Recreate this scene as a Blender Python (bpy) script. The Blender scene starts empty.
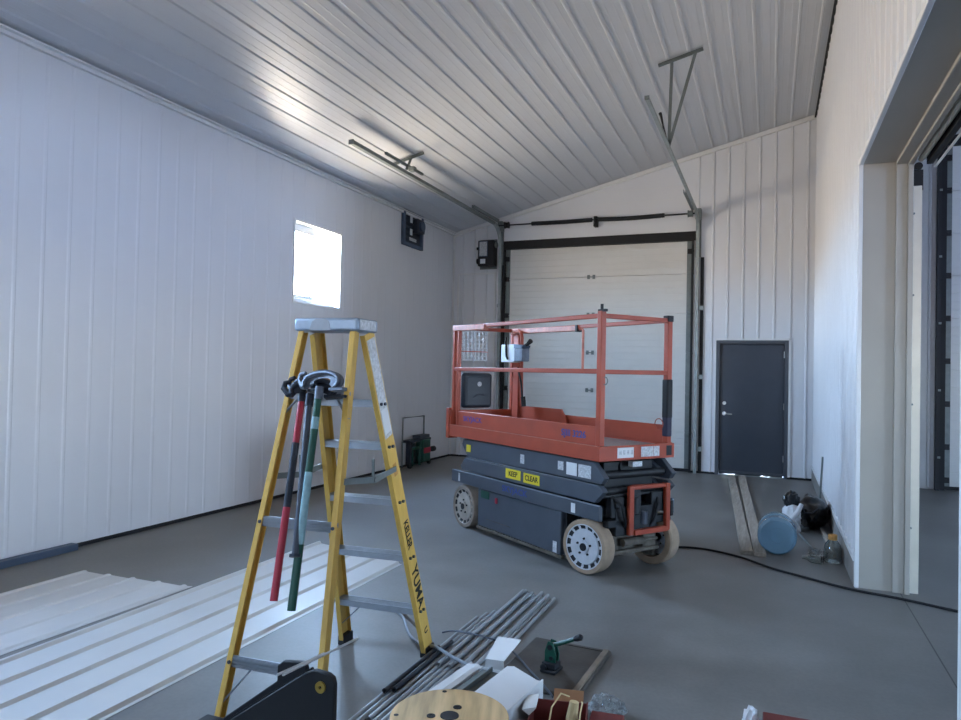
import bpy, bmesh, math, random
from mathutils import Vector as V, Matrix as M
random.seed(7)
SC = bpy.context.scene
COL = SC.collection
PI = math.pi

# ------------------------------------------------------------------ room dimensions (metres)
XL, XR, D, YF = -5.418, 0.615, 11.867, -3.4      # left wall, right wall, back wall, front wall
ZL, ZR = 4.084, 5.573                             # eaves height on each side of the sloping ceiling
SL = (ZR - ZL) / (XR - XL)
WT = 0.335                                        # thickness of the partition
XO = 8.0                                          # far side of the neighbouring bay
def zc(x): return ZL + SL * (x - XL)

# ------------------------------------------------------------------ materials
def lin(h):
    c = [int(h[i:i + 2], 16) / 255 for i in (0, 2, 4)]
    return tuple(v / 12.92 if v <= .04045 else ((v + .055) / 1.055) ** 2.4 for v in c)
def mat(name, hexcol, rough=.5, metal=0., var=.10, scale=5., bump=0., bscale=60., trans=0., ior=1.45, alpha=1., stretch=None, var_rough=.0):
    m = bpy.data.materials.new(name); m.use_nodes = True
    nt = m.node_tree; N = nt.nodes; L = nt.links
    b = N['Principled BSDF']
    b.inputs['Roughness'].default_value = rough
    b.inputs['Metallic'].default_value = metal
    b.inputs['IOR'].default_value = ior
    b.inputs['Transmission Weight'].default_value = trans
    b.inputs['Alpha'].default_value = alpha
    tc = N.new('ShaderNodeTexCoord'); mp = N.new('ShaderNodeMapping')
    if stretch: mp.inputs['Scale'].default_value = stretch
    L.new(tc.outputs['Object'], mp.inputs['Vector'])
    n = N.new('ShaderNodeTexNoise'); n.inputs['Scale'].default_value = scale; n.inputs['Detail'].default_value = 6
    L.new(mp.outputs[0], n.inputs['Vector'])
    r = N.new('ShaderNodeValToRGB'); c = lin(hexcol)
    r.color_ramp.elements[0].position = .3; r.color_ramp.elements[1].position = .7
    r.color_ramp.elements[0].color = tuple(min(1, v * (1 - var)) for v in c) + (1,)
    r.color_ramp.elements[1].color = tuple(min(1, v * (1 + var)) for v in c) + (1,)
    L.new(n.outputs[0], r.inputs[0]); L.new(r.outputs[0], b.inputs['Base Color'])
    if var_rough:
        mr = N.new('ShaderNodeMapRange'); mr.inputs[3].default_value = rough - var_rough; mr.inputs[4].default_value = rough + var_rough
        L.new(n.outputs[0], mr.inputs[0]); L.new(mr.outputs[0], b.inputs['Roughness'])
    if bump:
        n2 = N.new('ShaderNodeTexNoise'); n2.inputs['Scale'].default_value = bscale; n2.inputs['Detail'].default_value = 4
        L.new(mp.outputs[0], n2.inputs['Vector'])
        bp = N.new('ShaderNodeBump'); bp.inputs['Strength'].default_value = bump; bp.inputs['Distance'].default_value = .004
        L.new(n2.outputs[0], bp.inputs['Height']); L.new(bp.outputs[0], b.inputs['Normal'])
    return m

def floor_mat():
    m = mat('concrete', '86858a', .42, var=.0, scale=3)
    nt = m.node_tree; N = nt.nodes; L = nt.links; b = N['Principled BSDF']
    tc = N.new('ShaderNodeTexCoord')
    def noise(s, d):
        n = N.new('ShaderNodeTexNoise'); n.inputs['Scale'].default_value = s; n.inputs['Detail'].default_value = d
        L.new(tc.outputs['Object'], n.inputs['Vector']); return n
    n1, n2, n3 = noise(.55, 5), noise(3.2, 8), noise(45, 3)
    def ramp(n, a, b_, p0=.35, p1=.65):
        r = N.new('ShaderNodeValToRGB'); r.color_ramp.elements[0].position = p0; r.color_ramp.elements[1].position = p1
        r.color_ramp.elements[0].color = (a, a, a, 1); r.color_ramp.elements[1].color = (b_, b_, b_, 1)
        L.new(n.outputs[0], r.inputs[0]); return r
    def mul(a, b_):
        x = N.new('ShaderNodeMix'); x.data_type = 'RGBA'; x.blend_type = 'MULTIPLY'; x.inputs[0].default_value = 1
        L.new(a, x.inputs[6]); L.new(b_, x.inputs[7]); return x.outputs[2]
    base = N.new('ShaderNodeRGB'); base.outputs[0].default_value = lin('757370') + (1,)
    c = mul(base.outputs[0], ramp(n1, .80, 1.10).outputs[0])
    c = mul(c, ramp(n2, .86, 1.08).outputs[0])
    c = mul(c, ramp(n3, .95, 1.04).outputs[0])
    # saw-cut control joints along x = 0.9 and across y = 5.9
    sx = N.new('ShaderNodeSeparateXYZ'); L.new(tc.outputs['Object'], sx.inputs[0])
    def joint(out, v):
        a = N.new('ShaderNodeMath'); a.operation = 'SUBTRACT'; a.inputs[1].default_value = v; L.new(out, a.inputs[0])
        q = N.new('ShaderNodeMath'); q.operation = 'ABSOLUTE'; L.new(a.outputs[0], q.inputs[0])
        g = N.new('ShaderNodeMath'); g.operation = 'GREATER_THAN'; g.inputs[1].default_value = .004; L.new(q.outputs[0], g.inputs[0])
        w = N.new('ShaderNodeMapRange'); w.inputs[3].default_value = .25; w.inputs[4].default_value = 1; L.new(g.outputs[0], w.inputs[0])
        return w.outputs[0]
    c = mul(c, joint(sx.outputs[0], .895))
    L.new(c, b.inputs['Base Color'])
    mr = N.new('ShaderNodeMapRange'); mr.inputs[3].default_value = .34; mr.inputs[4].default_value = .58
    L.new(n2.outputs[0], mr.inputs[0]); L.new(mr.outputs[0], b.inputs['Roughness'])
    bp = N.new('ShaderNodeBump'); bp.inputs['Strength'].default_value = .15; bp.inputs['Distance'].default_value = .002
    L.new(n3.outputs[0], bp.inputs['Height']); L.new(bp.outputs[0], b.inputs['Normal'])
    return m

def wood_mat(name, c1, c2, scale=9., axis='X', rough=.6, dist=4.):
    m = mat(name, c1, rough); nt = m.node_tree; N = nt.nodes; L = nt.links; b = N['Principled BSDF']
    tc = N.new('ShaderNodeTexCoord'); w = N.new('ShaderNodeTexWave'); w.bands_direction = axis
    w.inputs['Scale'].default_value = scale; w.inputs['Distortion'].default_value = dist; w.inputs['Detail'].default_value = 3
    w.inputs['Detail Scale'].default_value = .6
    L.new(tc.outputs['Object'], w.inputs['Vector'])
    r = N.new('ShaderNodeValToRGB'); r.color_ramp.elements[0].color = lin(c1) + (1,); r.color_ramp.elements[1].color = lin(c2) + (1,)
    L.new(w.outputs[0], r.inputs[0]); L.new(r.outputs[0], b.inputs['Base Color'])
    return m

MT = dict(
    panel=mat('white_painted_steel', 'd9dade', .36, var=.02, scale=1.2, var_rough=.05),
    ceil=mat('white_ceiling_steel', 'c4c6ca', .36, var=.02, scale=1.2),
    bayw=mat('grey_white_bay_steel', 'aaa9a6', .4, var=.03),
    trim=mat('white_trim', 'dcdcdc', .4, var=.03),
    jamb=mat('beige_grey_jamb_trim', 'a29c92', .45, var=.04, scale=2.5),
    floor=floor_mat(),
    curb=mat('grey_curb', '8d8985', .8, var=.15, scale=4, bump=.3),
    black=mat('black_rubber', '0a0c12', .65, var=.1),
    blackm=mat('black_metal', '121419', .6, var=.15, scale=8),
    galv=mat('galvanised_steel', '989f9f', .5, .35, var=.12, scale=14),
    galvd=mat('dull_galvanised_steel', '727979', .5, .35, var=.12, scale=14),
    spring=mat('oiled_spring_steel', '24262a', .5, .4),
    doorw=mat('door_panel_white', 'd3d2cf', .42, var=.02),
    doorg=mat('charcoal_door_paint', '3f444e', .45, var=.05),
    frameg=mat('grey_frame_paint', '50535a', .45, var=.05),
    boxw=mat('pale_box_paint', 'd3d9de', .3, .2, var=.05),
    chrome=mat('brushed_chrome', 'b5b7ba', .3, 1, var=.05),
    alu=mat('aluminium', '8f949b', .5, .5, var=.08, scale=20),
    alud=mat('blue_grey_aluminium', '92a0b2', .4, .55, var=.10, scale=18),  # blue light on the ladder's top cap put into the colour
    yellow=mat('yellow_fibreglass', 'cca450', .42, var=.08, scale=14, stretch=(6, 6, 1)),
    orange=mat('orange_enamel', '9e432d', .42, var=.10, scale=7),
    orangew=mat('worn_orange_enamel', 'b5705f', .5, var=.25, scale=16),  # paler orange: light on the rails and channel edge put into the colour
    lgrey=mat('dark_grey_enamel', '444b55', .45, var=.08, scale=6),
    lgreyl=mat('worn_edge_grey', '7c848e', .5, var=.15, scale=10),  # paler grey for thin strips on the beam top and arm seam
    dark=mat('grimy_dark_steel', '1d1f23', .5, .2, var=.2, scale=12),
    dirty=mat('dusty_axle_steel', '5d564d', .7, .1, var=.35, scale=14),
    tyre=mat('tan_rubber', '9a8672', .85, var=.12, scale=16, bump=.3),
    tyred=mat('grey_rubber', '85796e', .85, var=.14, scale=16, bump=.3),
    rim=mat('pale_rim_paint', 'b9bdc4', .5, var=.08, scale=16),
    rimd=mat('dusty_rim_paint', 'a19a91', .55, var=.12, scale=16),
    white=mat('white_sticker', 'd4d6d8', .5, var=.05),
    smudge=mat('scuffed_sticker', 'b9bcc0', .5, var=.3, scale=60),
    ysign=mat('yellow_sticker', 'd8c42c', .5, var=.05),
    ink=mat('black_ink', '0d0d10', .6, var=.02),
    wrapn=mat('navy_tape', '26243a', .6, var=.1),
    purple=mat('purple_ink', '4a3d8c', .6, var=.05),
    blueink=mat('blue_ink', '34488a', .6, var=.05),
    red=mat('red_handle_paint', 'a3263a', .4, var=.06),
    green=mat('green_handle_paint', '0f4638', .4, var=.08),
    teal=mat('pale_teal_sticker', '7fa0a8', .5, var=.15, scale=40),
    grip=mat('dark_steel_handle', '474c56', .45, .4, var=.1),
    cast=mat('cast_aluminium', '5f6570', .5, .5, var=.25, scale=20),
    castd=mat('dark_cast_iron', '2c313b', .5, .5, var=.25, scale=20),
    pvc=mat('blue_grey_cable', '7d848c', .5, var=.05),
    sheet=mat('white_sheet_steel', 'c6c5c2', .34, var=.02),
    sheetg=mat('off_white_sheet_back', 'c9c7c3', .5, var=.03),
    conduit=mat('zinc_conduit', '9a9ea1', .42, .35, var=.12, scale=10, stretch=(8, 1, 8)),
    conduitd=mat('dark_conduit', '3c4148', .4, .7, var=.1),
    carton=mat('white_carton', 'd2d2d2', .75, var=.05, scale=4),
    card=mat('brown_cardboard', '8a6040', .8, var=.10, scale=6),
    cardr=mat('red_brown_cardboard', '6a2a26', .7, var=.10, scale=6),
    twine=mat('cream_twine', 'c9b183', .8, var=.1),
    plate=mat('rusty_brown_plate', '4a443e', .6, .2, var=.28, scale=6, bump=.2),
    platee=mat('worn_plate_edge', '77695a', .65, var=.25, scale=12),
    board=mat('weathered_board', '9c9388', .85, var=.22, scale=7, stretch=(6, .5, 6)),
    ply=mat('pine_plywood', 'cbab7c', .6, var=.34, scale=2.6, stretch=(9, .8, 9)),
    blue=mat('blue_jug_plastic', '8cb8d4', .2, trans=.5, var=.06),
    bag=mat('black_bag_film', '0e0f13', .3, var=.1),
    wbag=mat('white_bag_film', 'd6d8dc', .45, var=.06),
    clear=mat('clear_glass', 'e6eeee', .06, trans=1., var=.0),
    film=mat('clear_plastic_film', 'dfe6e8', .15, trans=.85, var=.02),
    cork=mat('tan_cork', 'b5864c', .8, var=.2, scale=40),
    cream=mat('cream_track_paint', 'd6cebd', .4, .1, var=.06),  # strong light on the steel track put into a cream colour
    vinyl=mat('white_window_vinyl', 'e8e8e6', .4, var=.02),
    motor=mat('slate_motor_paint', '222b37', .45, var=.1),
    slate=mat('slate_blue_metal', '4c5b70', .45, .3, var=.12),
    brass=mat('brass_bushing', 'b79a4d', .35, .8, var=.1),
    pallid=mat('pale_rod', 'b9babb', .4, .2, var=.06),
    tread=mat('tread_plate', 'a3a4a4', .42, .6, var=.15, scale=30, bump=.6, bscale=90),
)
def glass_mat():
    m = bpy.data.materials.new('window_glass'); m.use_nodes = True
    nt = m.node_tree; N = nt.nodes; L = nt.links
    for n in list(N): N.remove(n)
    o = N.new('ShaderNodeOutputMaterial'); t = N.new('ShaderNodeBsdfTransparent'); g = N.new('ShaderNodeBsdfGlossy')
    g.inputs['Roughness'].default_value = .02
    t.inputs[0].default_value = (.94, .96, .97, 1)
    mx = N.new('ShaderNodeMixShader'); mx.inputs[0].default_value = .06
    L.new(t.outputs[0], mx.inputs[1]); L.new(g.outputs[0], mx.inputs[2]); L.new(mx.outputs[0], o.inputs[0])
    return m
MT['glass'] = glass_mat()

# ------------------------------------------------------------------ mesh builder
class MB:
    def __init__(s): s.bm = bmesh.new(); s.mi = 0
    def face(s, vs):
        try:
            f = s.bm.faces.new(vs); f.material_index = s.mi; return f
        except ValueError: return None
    def vs(s, pts): return [s.bm.verts.new(p) for p in pts]
    def loft(s, rings, closed=True, caps=True):
        R = [s.vs(r) for r in rings]; n = len(R[0])
        for a, b in zip(R, R[1:]):
            for i in range(n if closed else n - 1):
                j = (i + 1) % n; s.face([a[i], a[j], b[j], b[i]])
        if caps and closed: s.face(R[0][::-1]); s.face(R[-1])
        return s
    def box(s, x0, x1, y0, y1, z0, z1):
        return s.loft([[(x0, y0, z0), (x1, y0, z0), (x1, y1, z0), (x0, y1, z0)], [(x0, y0, z1), (x1, y0, z1), (x1, y1, z1), (x0, y1, z1)]])
    def prism(s, poly, axis, a0, a1):
        # poly in the two axes left over, in order (x,y,z minus axis)
        def P(p, a):
            q = list(p); q.insert('xyz'.index(axis), a); return tuple(q)
        return s.loft([[P(p, a0) for p in poly], [P(p, a1) for p in poly]])
    def sweep(s, p0, p1, prof, xax):
        p0, p1 = V(p0), V(p1); t = (p1 - p0).normalized(); x = V(xax); x = (x - t * x.dot(t)).normalized(); y = t.cross(x)
        return s.loft([[p + x * a + y * b for a, b in prof] for p in (p0, p1)])
    def bar(s, p0, p1, w, h, xax=(0, 0, 1)):
        # rectangular bar: w across the reference axis xax, h the other way
        t = (V(p1) - V(p0)).normalized()
        if abs(t.dot(V(xax).normalized())) > .98: xax = (1, 0, 0) if abs(t.x) < .9 else (0, 1, 0)
        a, b = w / 2, h / 2
        return s.sweep(p0, p1, [(-a, -b), (a, -b), (a, b), (-a, b)], xax)
    def tube(s, pts, r, n=10):
        pts = [V(p) for p in pts]; rings = []; ref = None
        for i, p in enumerate(pts):
            t = (pts[min(i + 1, len(pts) - 1)] - pts[max(i - 1, 0)]).normalized()
            if ref is None:
                ref = V((0, 0, 1)) if abs(t.z) < .9 else V((1, 0, 0))
            u = (ref - t * ref.dot(t)).normalized(); w = t.cross(u); ref = u
            rr = r[i] if isinstance(r, (list, tuple)) else r
            rings.append([p + (u * math.cos(2 * PI * k / n) + w * math.sin(2 * PI * k / n)) * rr for k in range(n)])
        return s.loft(rings)
    def cyl(s, p0, p1, r, r2=None, n=24): return s.tube([p0, p1], [r, r if r2 is None else r2], n)
    def lathe(s, prof, c=(0, 0, 0), ax=(0, 0, 1), n=32, caps=True):
        c = V(c); a = V(ax).normalized(); u = a.orthogonal().normalized(); w = a.cross(u)
        return s.loft([[c + a * z + (u * math.cos(2 * PI * k / n) + w * math.sin(2 * PI * k / n)) * max(r, 1e-4) for k in range(n)] for r, z in prof], caps=caps)
    def ring(s, c, ax, r0, r1, h, n=32):
        # a flat washer from radius r0 to r1, h thick along ax
        return s.lathe([(r0, 0), (r1, 0), (r1, h), (r0, h), (r0, 0)], c, ax, n, caps=False)
    def build(s, name, mats, parent=None, bevel=0., kind=None, sharp=35):
        if not isinstance(mats, (list, tuple)): mats = [mats]
        bmesh.ops.remove_doubles(s.bm, verts=s.bm.verts, dist=1e-6)
        bmesh.ops.recalc_face_normals(s.bm, faces=s.bm.faces)
        me = bpy.data.meshes.new(name); s.bm.to_mesh(me); s.bm.free()
        for m in mats: me.materials.append(MT[m] if isinstance(m, str) else m)
        for p in me.polygons: p.use_smooth = sharp != 20
        if sharp != 20: me.set_sharp_from_angle(angle=math.radians(sharp))
        o = bpy.data.objects.new(name, me); COL.objects.link(o)
        if parent is not None: o.parent = parent
        if kind: o['kind'] = kind
        if bevel:
            b = o.modifiers.new('bevel', 'BEVEL'); b.width = bevel; b.segments = 2; b.limit_method = 'ANGLE'; b.angle_limit = math.radians(40)
        return o
def box_part(name, m, parent, *b, bevel=0.):
    return MB().box(*b).build(name, m, parent, bevel)
def tag(o, label, cat, group=None, kind=None):
    o['label'] = label; o['category'] = cat
    if group: o['group'] = group
    if kind: o['kind'] = kind
    return o
def thing(name, label, cat, loc=(0, 0, 0), rz=0., group=None):
    o = bpy.data.objects.new(name, None); COL.objects.link(o); o.location = loc; o.rotation_euler = (0, 0, rz)
    return tag(o, label, cat, group)
def structure(name, loc=(0, 0, 0)):
    o = bpy.data.objects.new(name, None); COL.objects.link(o); o.location = loc; o['kind'] = 'structure'; return o
def text(name, body, size, m, parent, loc, xdir, ydir, extrude=.0006, stretch=1., label=None):
    c = bpy.data.curves.new(name, 'FONT'); c.body = body; c.size = size; c.align_x = 'CENTER'; c.align_y = 'CENTER'; c.extrude = extrude
    c.offset = size * .018
    c.materials.append(MT[m])
    o = bpy.data.objects.new(name, c); COL.objects.link(o)
    x = V(xdir).normalized(); y = V(ydir).normalized(); z = x.cross(y)
    bpy.context.view_layer.update()
    me = bpy.data.meshes.new_from_object(o.evaluated_get(bpy.context.evaluated_depsgraph_get())); bpy.data.objects.remove(o); bpy.data.curves.remove(c)
    o = bpy.data.objects.new(name, me); COL.objects.link(o)
    o.matrix_local = M.Translation(loc) @ M((x, y, z)).transposed().to_4x4() @ M.Diagonal((stretch, 1, 1, 1))
    if parent is not None: o.parent = parent
    if label: o['label'] = label
    return o

# ------------------------------------------------------------------ ribbed steel liner sheet
PITCH = .2286
DEPTH = [.014]
MINOR = [True]
def prof_pts(u0, u1, off=0.):
    base = [(-.020, 0), (-.009, 1), (.009, 1), (.020, 0)] + ([(.066, 0), (.070, .09), (.078, .09), (.082, 0), (.146, 0), (.150, .09), (.158, .09), (.162, 0)] if MINOR[0] else [])
    out = [(u0, 0.)]
    k = math.floor((u0 - off) / PITCH) - 1
    while off + k * PITCH < u1 + PITCH:
        for a, h in base:
            u = off + k * PITCH + a
            if u0 + .001 < u < u1 - .001: out.append((u, h * DEPTH[0]))
        k += 1
    out.append((u1, 0.)); return out
def ribbed(mb, P, u0, u1, lo, hi, off=0., flat=False):
    pts = [(u0, 0), (u1, 0)] if flat else prof_pts(u0, u1, off)
    A = mb.vs([P(u, lo(u), h) for u, h in pts]); B = mb.vs([P(u, hi(u), h) for u, h in pts])
    for i in range(len(pts) - 1): mb.face([A[i], A[i + 1], B[i + 1], B[i]])

k0 = lambda v: (lambda u: v)
# ---- floor, ceiling
MB().box(XL - .3, XO + .2, YF - .3, D + .3, -.15, 0).build('floor', 'floor', kind='structure')
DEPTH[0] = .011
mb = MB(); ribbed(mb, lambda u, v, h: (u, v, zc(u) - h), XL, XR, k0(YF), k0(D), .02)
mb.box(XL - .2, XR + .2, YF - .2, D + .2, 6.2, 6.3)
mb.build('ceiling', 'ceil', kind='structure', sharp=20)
# ---- left wall with a window hole
WY0, WY1, WZ0, WZ1 = 7.15, 8.19, 2.345, 3.385
W2Y0, W2Y1 = 1.1, 2.14
DEPTH[0] = .0032; MINOR[0] = False
mb = MB(); PLw = lambda u, v, h: (XL + h, u, v)
for a, b, lo, hi in ((YF, W2Y0, 0.03, ZL), (W2Y0, W2Y1, .03, WZ0), (W2Y0, W2Y1, WZ1, ZL), (W2Y1, WY0, .03, ZL), (WY0, WY1, .03, WZ0), (WY0, WY1, WZ1, ZL), (WY1, D, .03, ZL)):
    ribbed(mb, PLw, a, b, k0(lo), k0(hi), .05)
for a, b, lo, hi in ((YF, W2Y0, 0, 6.25), (W2Y0, W2Y1, 0, WZ0), (W2Y0, W2Y1, WZ1, 6.25), (W2Y1, WY0, 0, 6.25), (WY0, WY1, 0, WZ0), (WY0, WY1, WZ1, 6.25), (WY1, D + .2, 0, 6.25)):
    mb.box(XL - .2, XL - .02, a, b, lo, hi)
mb.build('wall_left', 'panel', kind='structure', sharp=20)
def window(n, y0, y1):
    w = structure('window_%d' % n, (XL, y0, WZ0)); a = y1 - y0; h = WZ1 - WZ0
    mb = MB()      # deep white liner and face flange
    for (b0, b1, c0, c1) in ((-.0, a, 0, .025), (0, a, h - .025, h), (0, .025, .025, h - .025), (a - .025, a, .025, h - .025)):
        mb.box(-.19, .012, b0, b1, c0, c1)
    mb.build('window_liner', 'vinyl', w, .003)
    mb = MB()
    for (b0, b1, c0, c1) in ((.025, a - .025, .025, .09), (.025, a - .025, h - .09, h - .025), (.025, .09, .09, h - .09), (a - .09, a - .025, .09, h - .09), (a * .5 - .03, a * .5 + .03, .09, h - .09)):
        mb.box(-.16, -.11, b0, b1, c0, c1)
    mb.build('window_frame', 'vinyl', w, .004)
    mb = MB()
    for (b0, b1, c0, c1) in ((.085, a * .5 + .03, .085, .125), (.085, a * .5 + .03, h - .125, h - .085), (.085, .125, .125, h - .125), (a * .5 - .01, a * .5 + .03, .125, h - .125)):
        mb.box(-.115, -.085, b0, b1, c0, c1)
    mb.build('sash', 'vinyl', w, .003)
    MB().box(-.138, -.134, .09, a - .09, .09, h - .09).build('glass', 'glass', w)
window(1, WY0, WY1); window(2, W2Y0, W2Y1)
# ---- back wall
DEPTH[0] = .019
DX0, DX1, DZ = -4.40, -1.20, 3.74        # overhead door opening
MX0, MX1, MZ = -.80, .255, 2.12          # man door opening incl. frame
mb = MB(); PB = lambda u, v, h: (u, D - h, v)
ribbed(mb, PB, XL, DX0 - .0, k0(.03), zc, .04)
DEPTH[0] = 0.; ribbed(mb, PB, DX0, DX1, k0(DZ), zc, 0); DEPTH[0] = .019
ribbed(mb, PB, DX1, MX0, k0(.03), zc, .04)
ribbed(mb, PB, MX0, MX1, k0(MZ), zc, .04)
ribbed(mb, PB, MX1, XR, k0(.03), zc, .04)
for a, b, lo, hi in ((XL - .2, DX0, 0, 6.25), (DX0, DX1, DZ, 6.25), (DX1, MX0, 0, 6.25), (MX0, MX1, MZ, 6.25), (MX1, XR + .1, 0, 6.25)):
    mb.box(a, b, D + .02, D + .25, lo, hi)
mb.build('wall_back', 'panel', kind='structure', sharp=20)
# ---- right wall (partition) with the big opening y 2.965..6.003, up to z 3.17
OY0, OY1, OZ = 2.925, 6.003, 3.17
mb = MB(); PR = lambda u, v, h: (XR - h, u, v)
for a, b, lo, hi in ((YF, OY0, .0, ZR), (OY0, OY1, OZ, ZR), (OY1, D, .20, ZR)):
    ribbed(mb, PR, a, b, k0(lo), k0(hi), .09, b == OY0)
for a, b, lo in ((YF, OY0, 0), (OY0, OY1, OZ), (OY1, D, 0)):
    mb.box(XR + .02, XR + WT - .002, a + (.004 if a == OY1 else 0), b - (.004 if b == OY0 else 0), lo + (.004 if lo else 0), 6.2)
mb.build('wall_right', 'panel', kind='structure', sharp=20)
# ---- front wall behind the camera, two windows; neighbouring bay
mb = MB()
FW = [(-4.15, -3.75), (-1.85, -1.45)]; FZ0, FZ1 = 1.5, 2.1
xs = [XL] + [v for w in FW for v in w] + [XR]
for i in range(len(xs) - 1):
    a, b = xs[i], xs[i + 1]
    if i % 2 == 0: mb.box(a, b, YF - .2, YF, 0, zc(b) + .1)
    else:
        mb.box(a, b, YF - .2, YF, 0, FZ0); mb.box(a, b, YF - .2, YF, FZ1, zc(b) + .1)
mb.build('wall_front', 'panel', kind='structure')
mb = MB()
for a, b in FW:
    for q in ((a, a + .06, FZ0, FZ1), (b - .06, b, FZ0, FZ1), (a, b, FZ0, FZ0 + .06), (a, b, FZ1 - .06, FZ1), ((a + b) / 2 - .03, (a + b) / 2 + .03, FZ0, FZ1)):
        mb.box(q[0], q[1], YF - .14, YF - .06, q[2], q[3])
mb.build('window_3', 'vinyl', kind='structure')
# neighbouring bay: back wall with its own tall overhead door, far wall, ceiling, unseen front opening sized for the light on the jamb
NX0, NX1, NZ = 2.30, 6.0, 4.92
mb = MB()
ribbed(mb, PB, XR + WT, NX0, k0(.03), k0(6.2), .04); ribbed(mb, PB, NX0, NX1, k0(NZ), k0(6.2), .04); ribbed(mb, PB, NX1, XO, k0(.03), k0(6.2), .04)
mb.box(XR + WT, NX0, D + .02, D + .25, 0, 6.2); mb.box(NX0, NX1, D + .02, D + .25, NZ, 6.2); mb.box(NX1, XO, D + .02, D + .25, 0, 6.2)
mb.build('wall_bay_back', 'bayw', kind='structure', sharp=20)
SY0, SY1, SZ0, SZ = 2.4, 4.2, 1.4, 2.7     # window on the far side of the bay
mb = MB(); mb.box(XO, XO + .2, YF, SY0, 0, 6.3); mb.box(XO, XO + .2, SY1, D, 0, 6.3); mb.box(XO, XO + .2, SY0, SY1, SZ, 6.3); mb.box(XO, XO + .2, SY0, SY1, 0, SZ0); mb.build('wall_bay_right', 'panel', kind='structure')
BX0, BX1, BZ0, BZ = 2.4, 2.9, 1.4, 2.3
mb = MB(); mb.box(XR + WT, BX0, YF - .2, YF, 0, 6.3); mb.box(BX1, XO, YF - .2, YF, 0, 6.3); mb.box(BX0, BX1, YF - .2, YF, BZ, 6.3); mb.box(BX0, BX1, YF - .2, YF, 0, BZ0)
mb.build('wall_bay_front', 'panel', kind='structure')
MB().box(XR + WT, XO, YF, D, 6.2, 6.3).build('ceiling_bay', 'ceil', kind='structure')

# ---- trims
mb = MB(); mb.bar((XL + .022, YF, ZL - .028), (XL + .022, D, ZL - .028), .05, .036); mb.bar((XL + .06, YF, ZL - .012 + SL * .06 - .02), (XL + .06, D, ZL - .012 + SL * .06 - .02), .012, .05)
mb.build('trim_1', 'trim', kind='structure')
mb = MB(); mb.sweep((XL, D - .022, zc(XL) - .04), (XR, D - .022, zc(XR) - .04), [(-.035, -.02), (.03, -.02), (.03, .02), (-.035, .02)], (0, 0, 1))
mb.build('trim_2', 'trim', kind='structure')
mb = MB(); mb.bar((XR - .012, YF, ZR - .03), (XR - .012, D, ZR - .03), .05, .02); mb.build('trim_3', 'trim', kind='structure')
mb = MB(); mb.bar((XR - .028, YF, ZR - .062), (XR - .028, D, ZR - .062), .012, .03); mb.build('trim_4', 'black', kind='structure')
mb = MB(); mb.box(XL + .003, XL + .03, D - .03, D - .003, .03, ZL - .06); mb.build('trim_5', 'trim', kind='structure')
# covered panel outline left of the overhead door
mb = MB()
for q in ((-5.32, -5.29, .05, 3.33), (-4.60, -4.57, .05, 3.33), (-5.32, -4.57, 3.30, 3.33)): mb.box(q[0], q[1], D - .028, D - .002, q[2], q[3])
mb.build('trim_6', 'trim', kind='structure')
mb = MB(); mb.box(DX0 - .1, DX1 + .1, D - .006, D - .001, 4.62, 4.626); mb.box(-2.9, -1.5, D - .006, D - .001, 4.42, 4.425); mb.build('trim_7', 'trim', kind='structure')
# opening trims: flat jamb faces and corner beads
mb = MB()
mb.box(XR - .018, XR + .012, OY1 - .012, OY1 + .03, 0, OZ + .0); mb.box(XR - .003, XR + .012, OY0 - .03, OY0 + .003, 0, OZ); mb.box(XR - .018, XR + .012, OY0 + .003, OY1 + .03, OZ - .012, OZ + .03)
mb.build('trim_8', 'trim', kind='structure', bevel=.004)
mb = MB()
mb.box(XR + .012, XR + .225, OY1 - .006, OY1 + .006, 0, OZ); mb.box(XR + .012, XR + .225, OY0 - .006, OY0 + .006, 0, OZ); mb.box(XR + .012, XR + .225, OY0, OY1, OZ - .006, OZ + .006)
mb.build('trim_9', 'jamb', kind='structure')
mb = MB()
for y, s in ((OY1, -1), (OY0, 1)):
    mb.box(XR + .225, XR + .30, min(y, y + s * .03), max(y, y + s * .03), 0, OZ - .03)
    mb.box(XR + .30, XR + WT, min(y, y + s * .045), max(y, y + s * .045), 0, OZ - .03)
mb.box(XR + .225, XR + .30, OY0, OY1, OZ - .03, OZ); mb.box(XR + .30, XR + WT, OY0, OY1, OZ - .045, OZ)
mb.build('trim_10', 'jamb', kind='structure', bevel=.004)
# base strips
mb = MB(); mb.box(XR - .026, XR + .004, OY1 + .03, D, .186, .235); mb.build('trim_12', 'trim', kind='structure', bevel=.003)
mb = MB(); mb.box(XL, XL + .014, YF, D, 0, .032); mb.build('baseboard_left', 'black', kind='structure')  # black strip stands in for the shaded gap at the wall foot
mb = MB(); mb.box(XL, DX0, D - .016, D, 0, .032); mb.box(DX1, MX0, D - .016, D, 0, .032); mb.box(MX1, XR, D - .016, D, 0, .032); mb.build('baseboard_back', 'black', kind='structure')
mb = MB(); mb.box(XR - .022, XR + .004, OY1 + .03, D, 0, .185); pass
mb.build('baseboard_right', 'curb', kind='structure')

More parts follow.
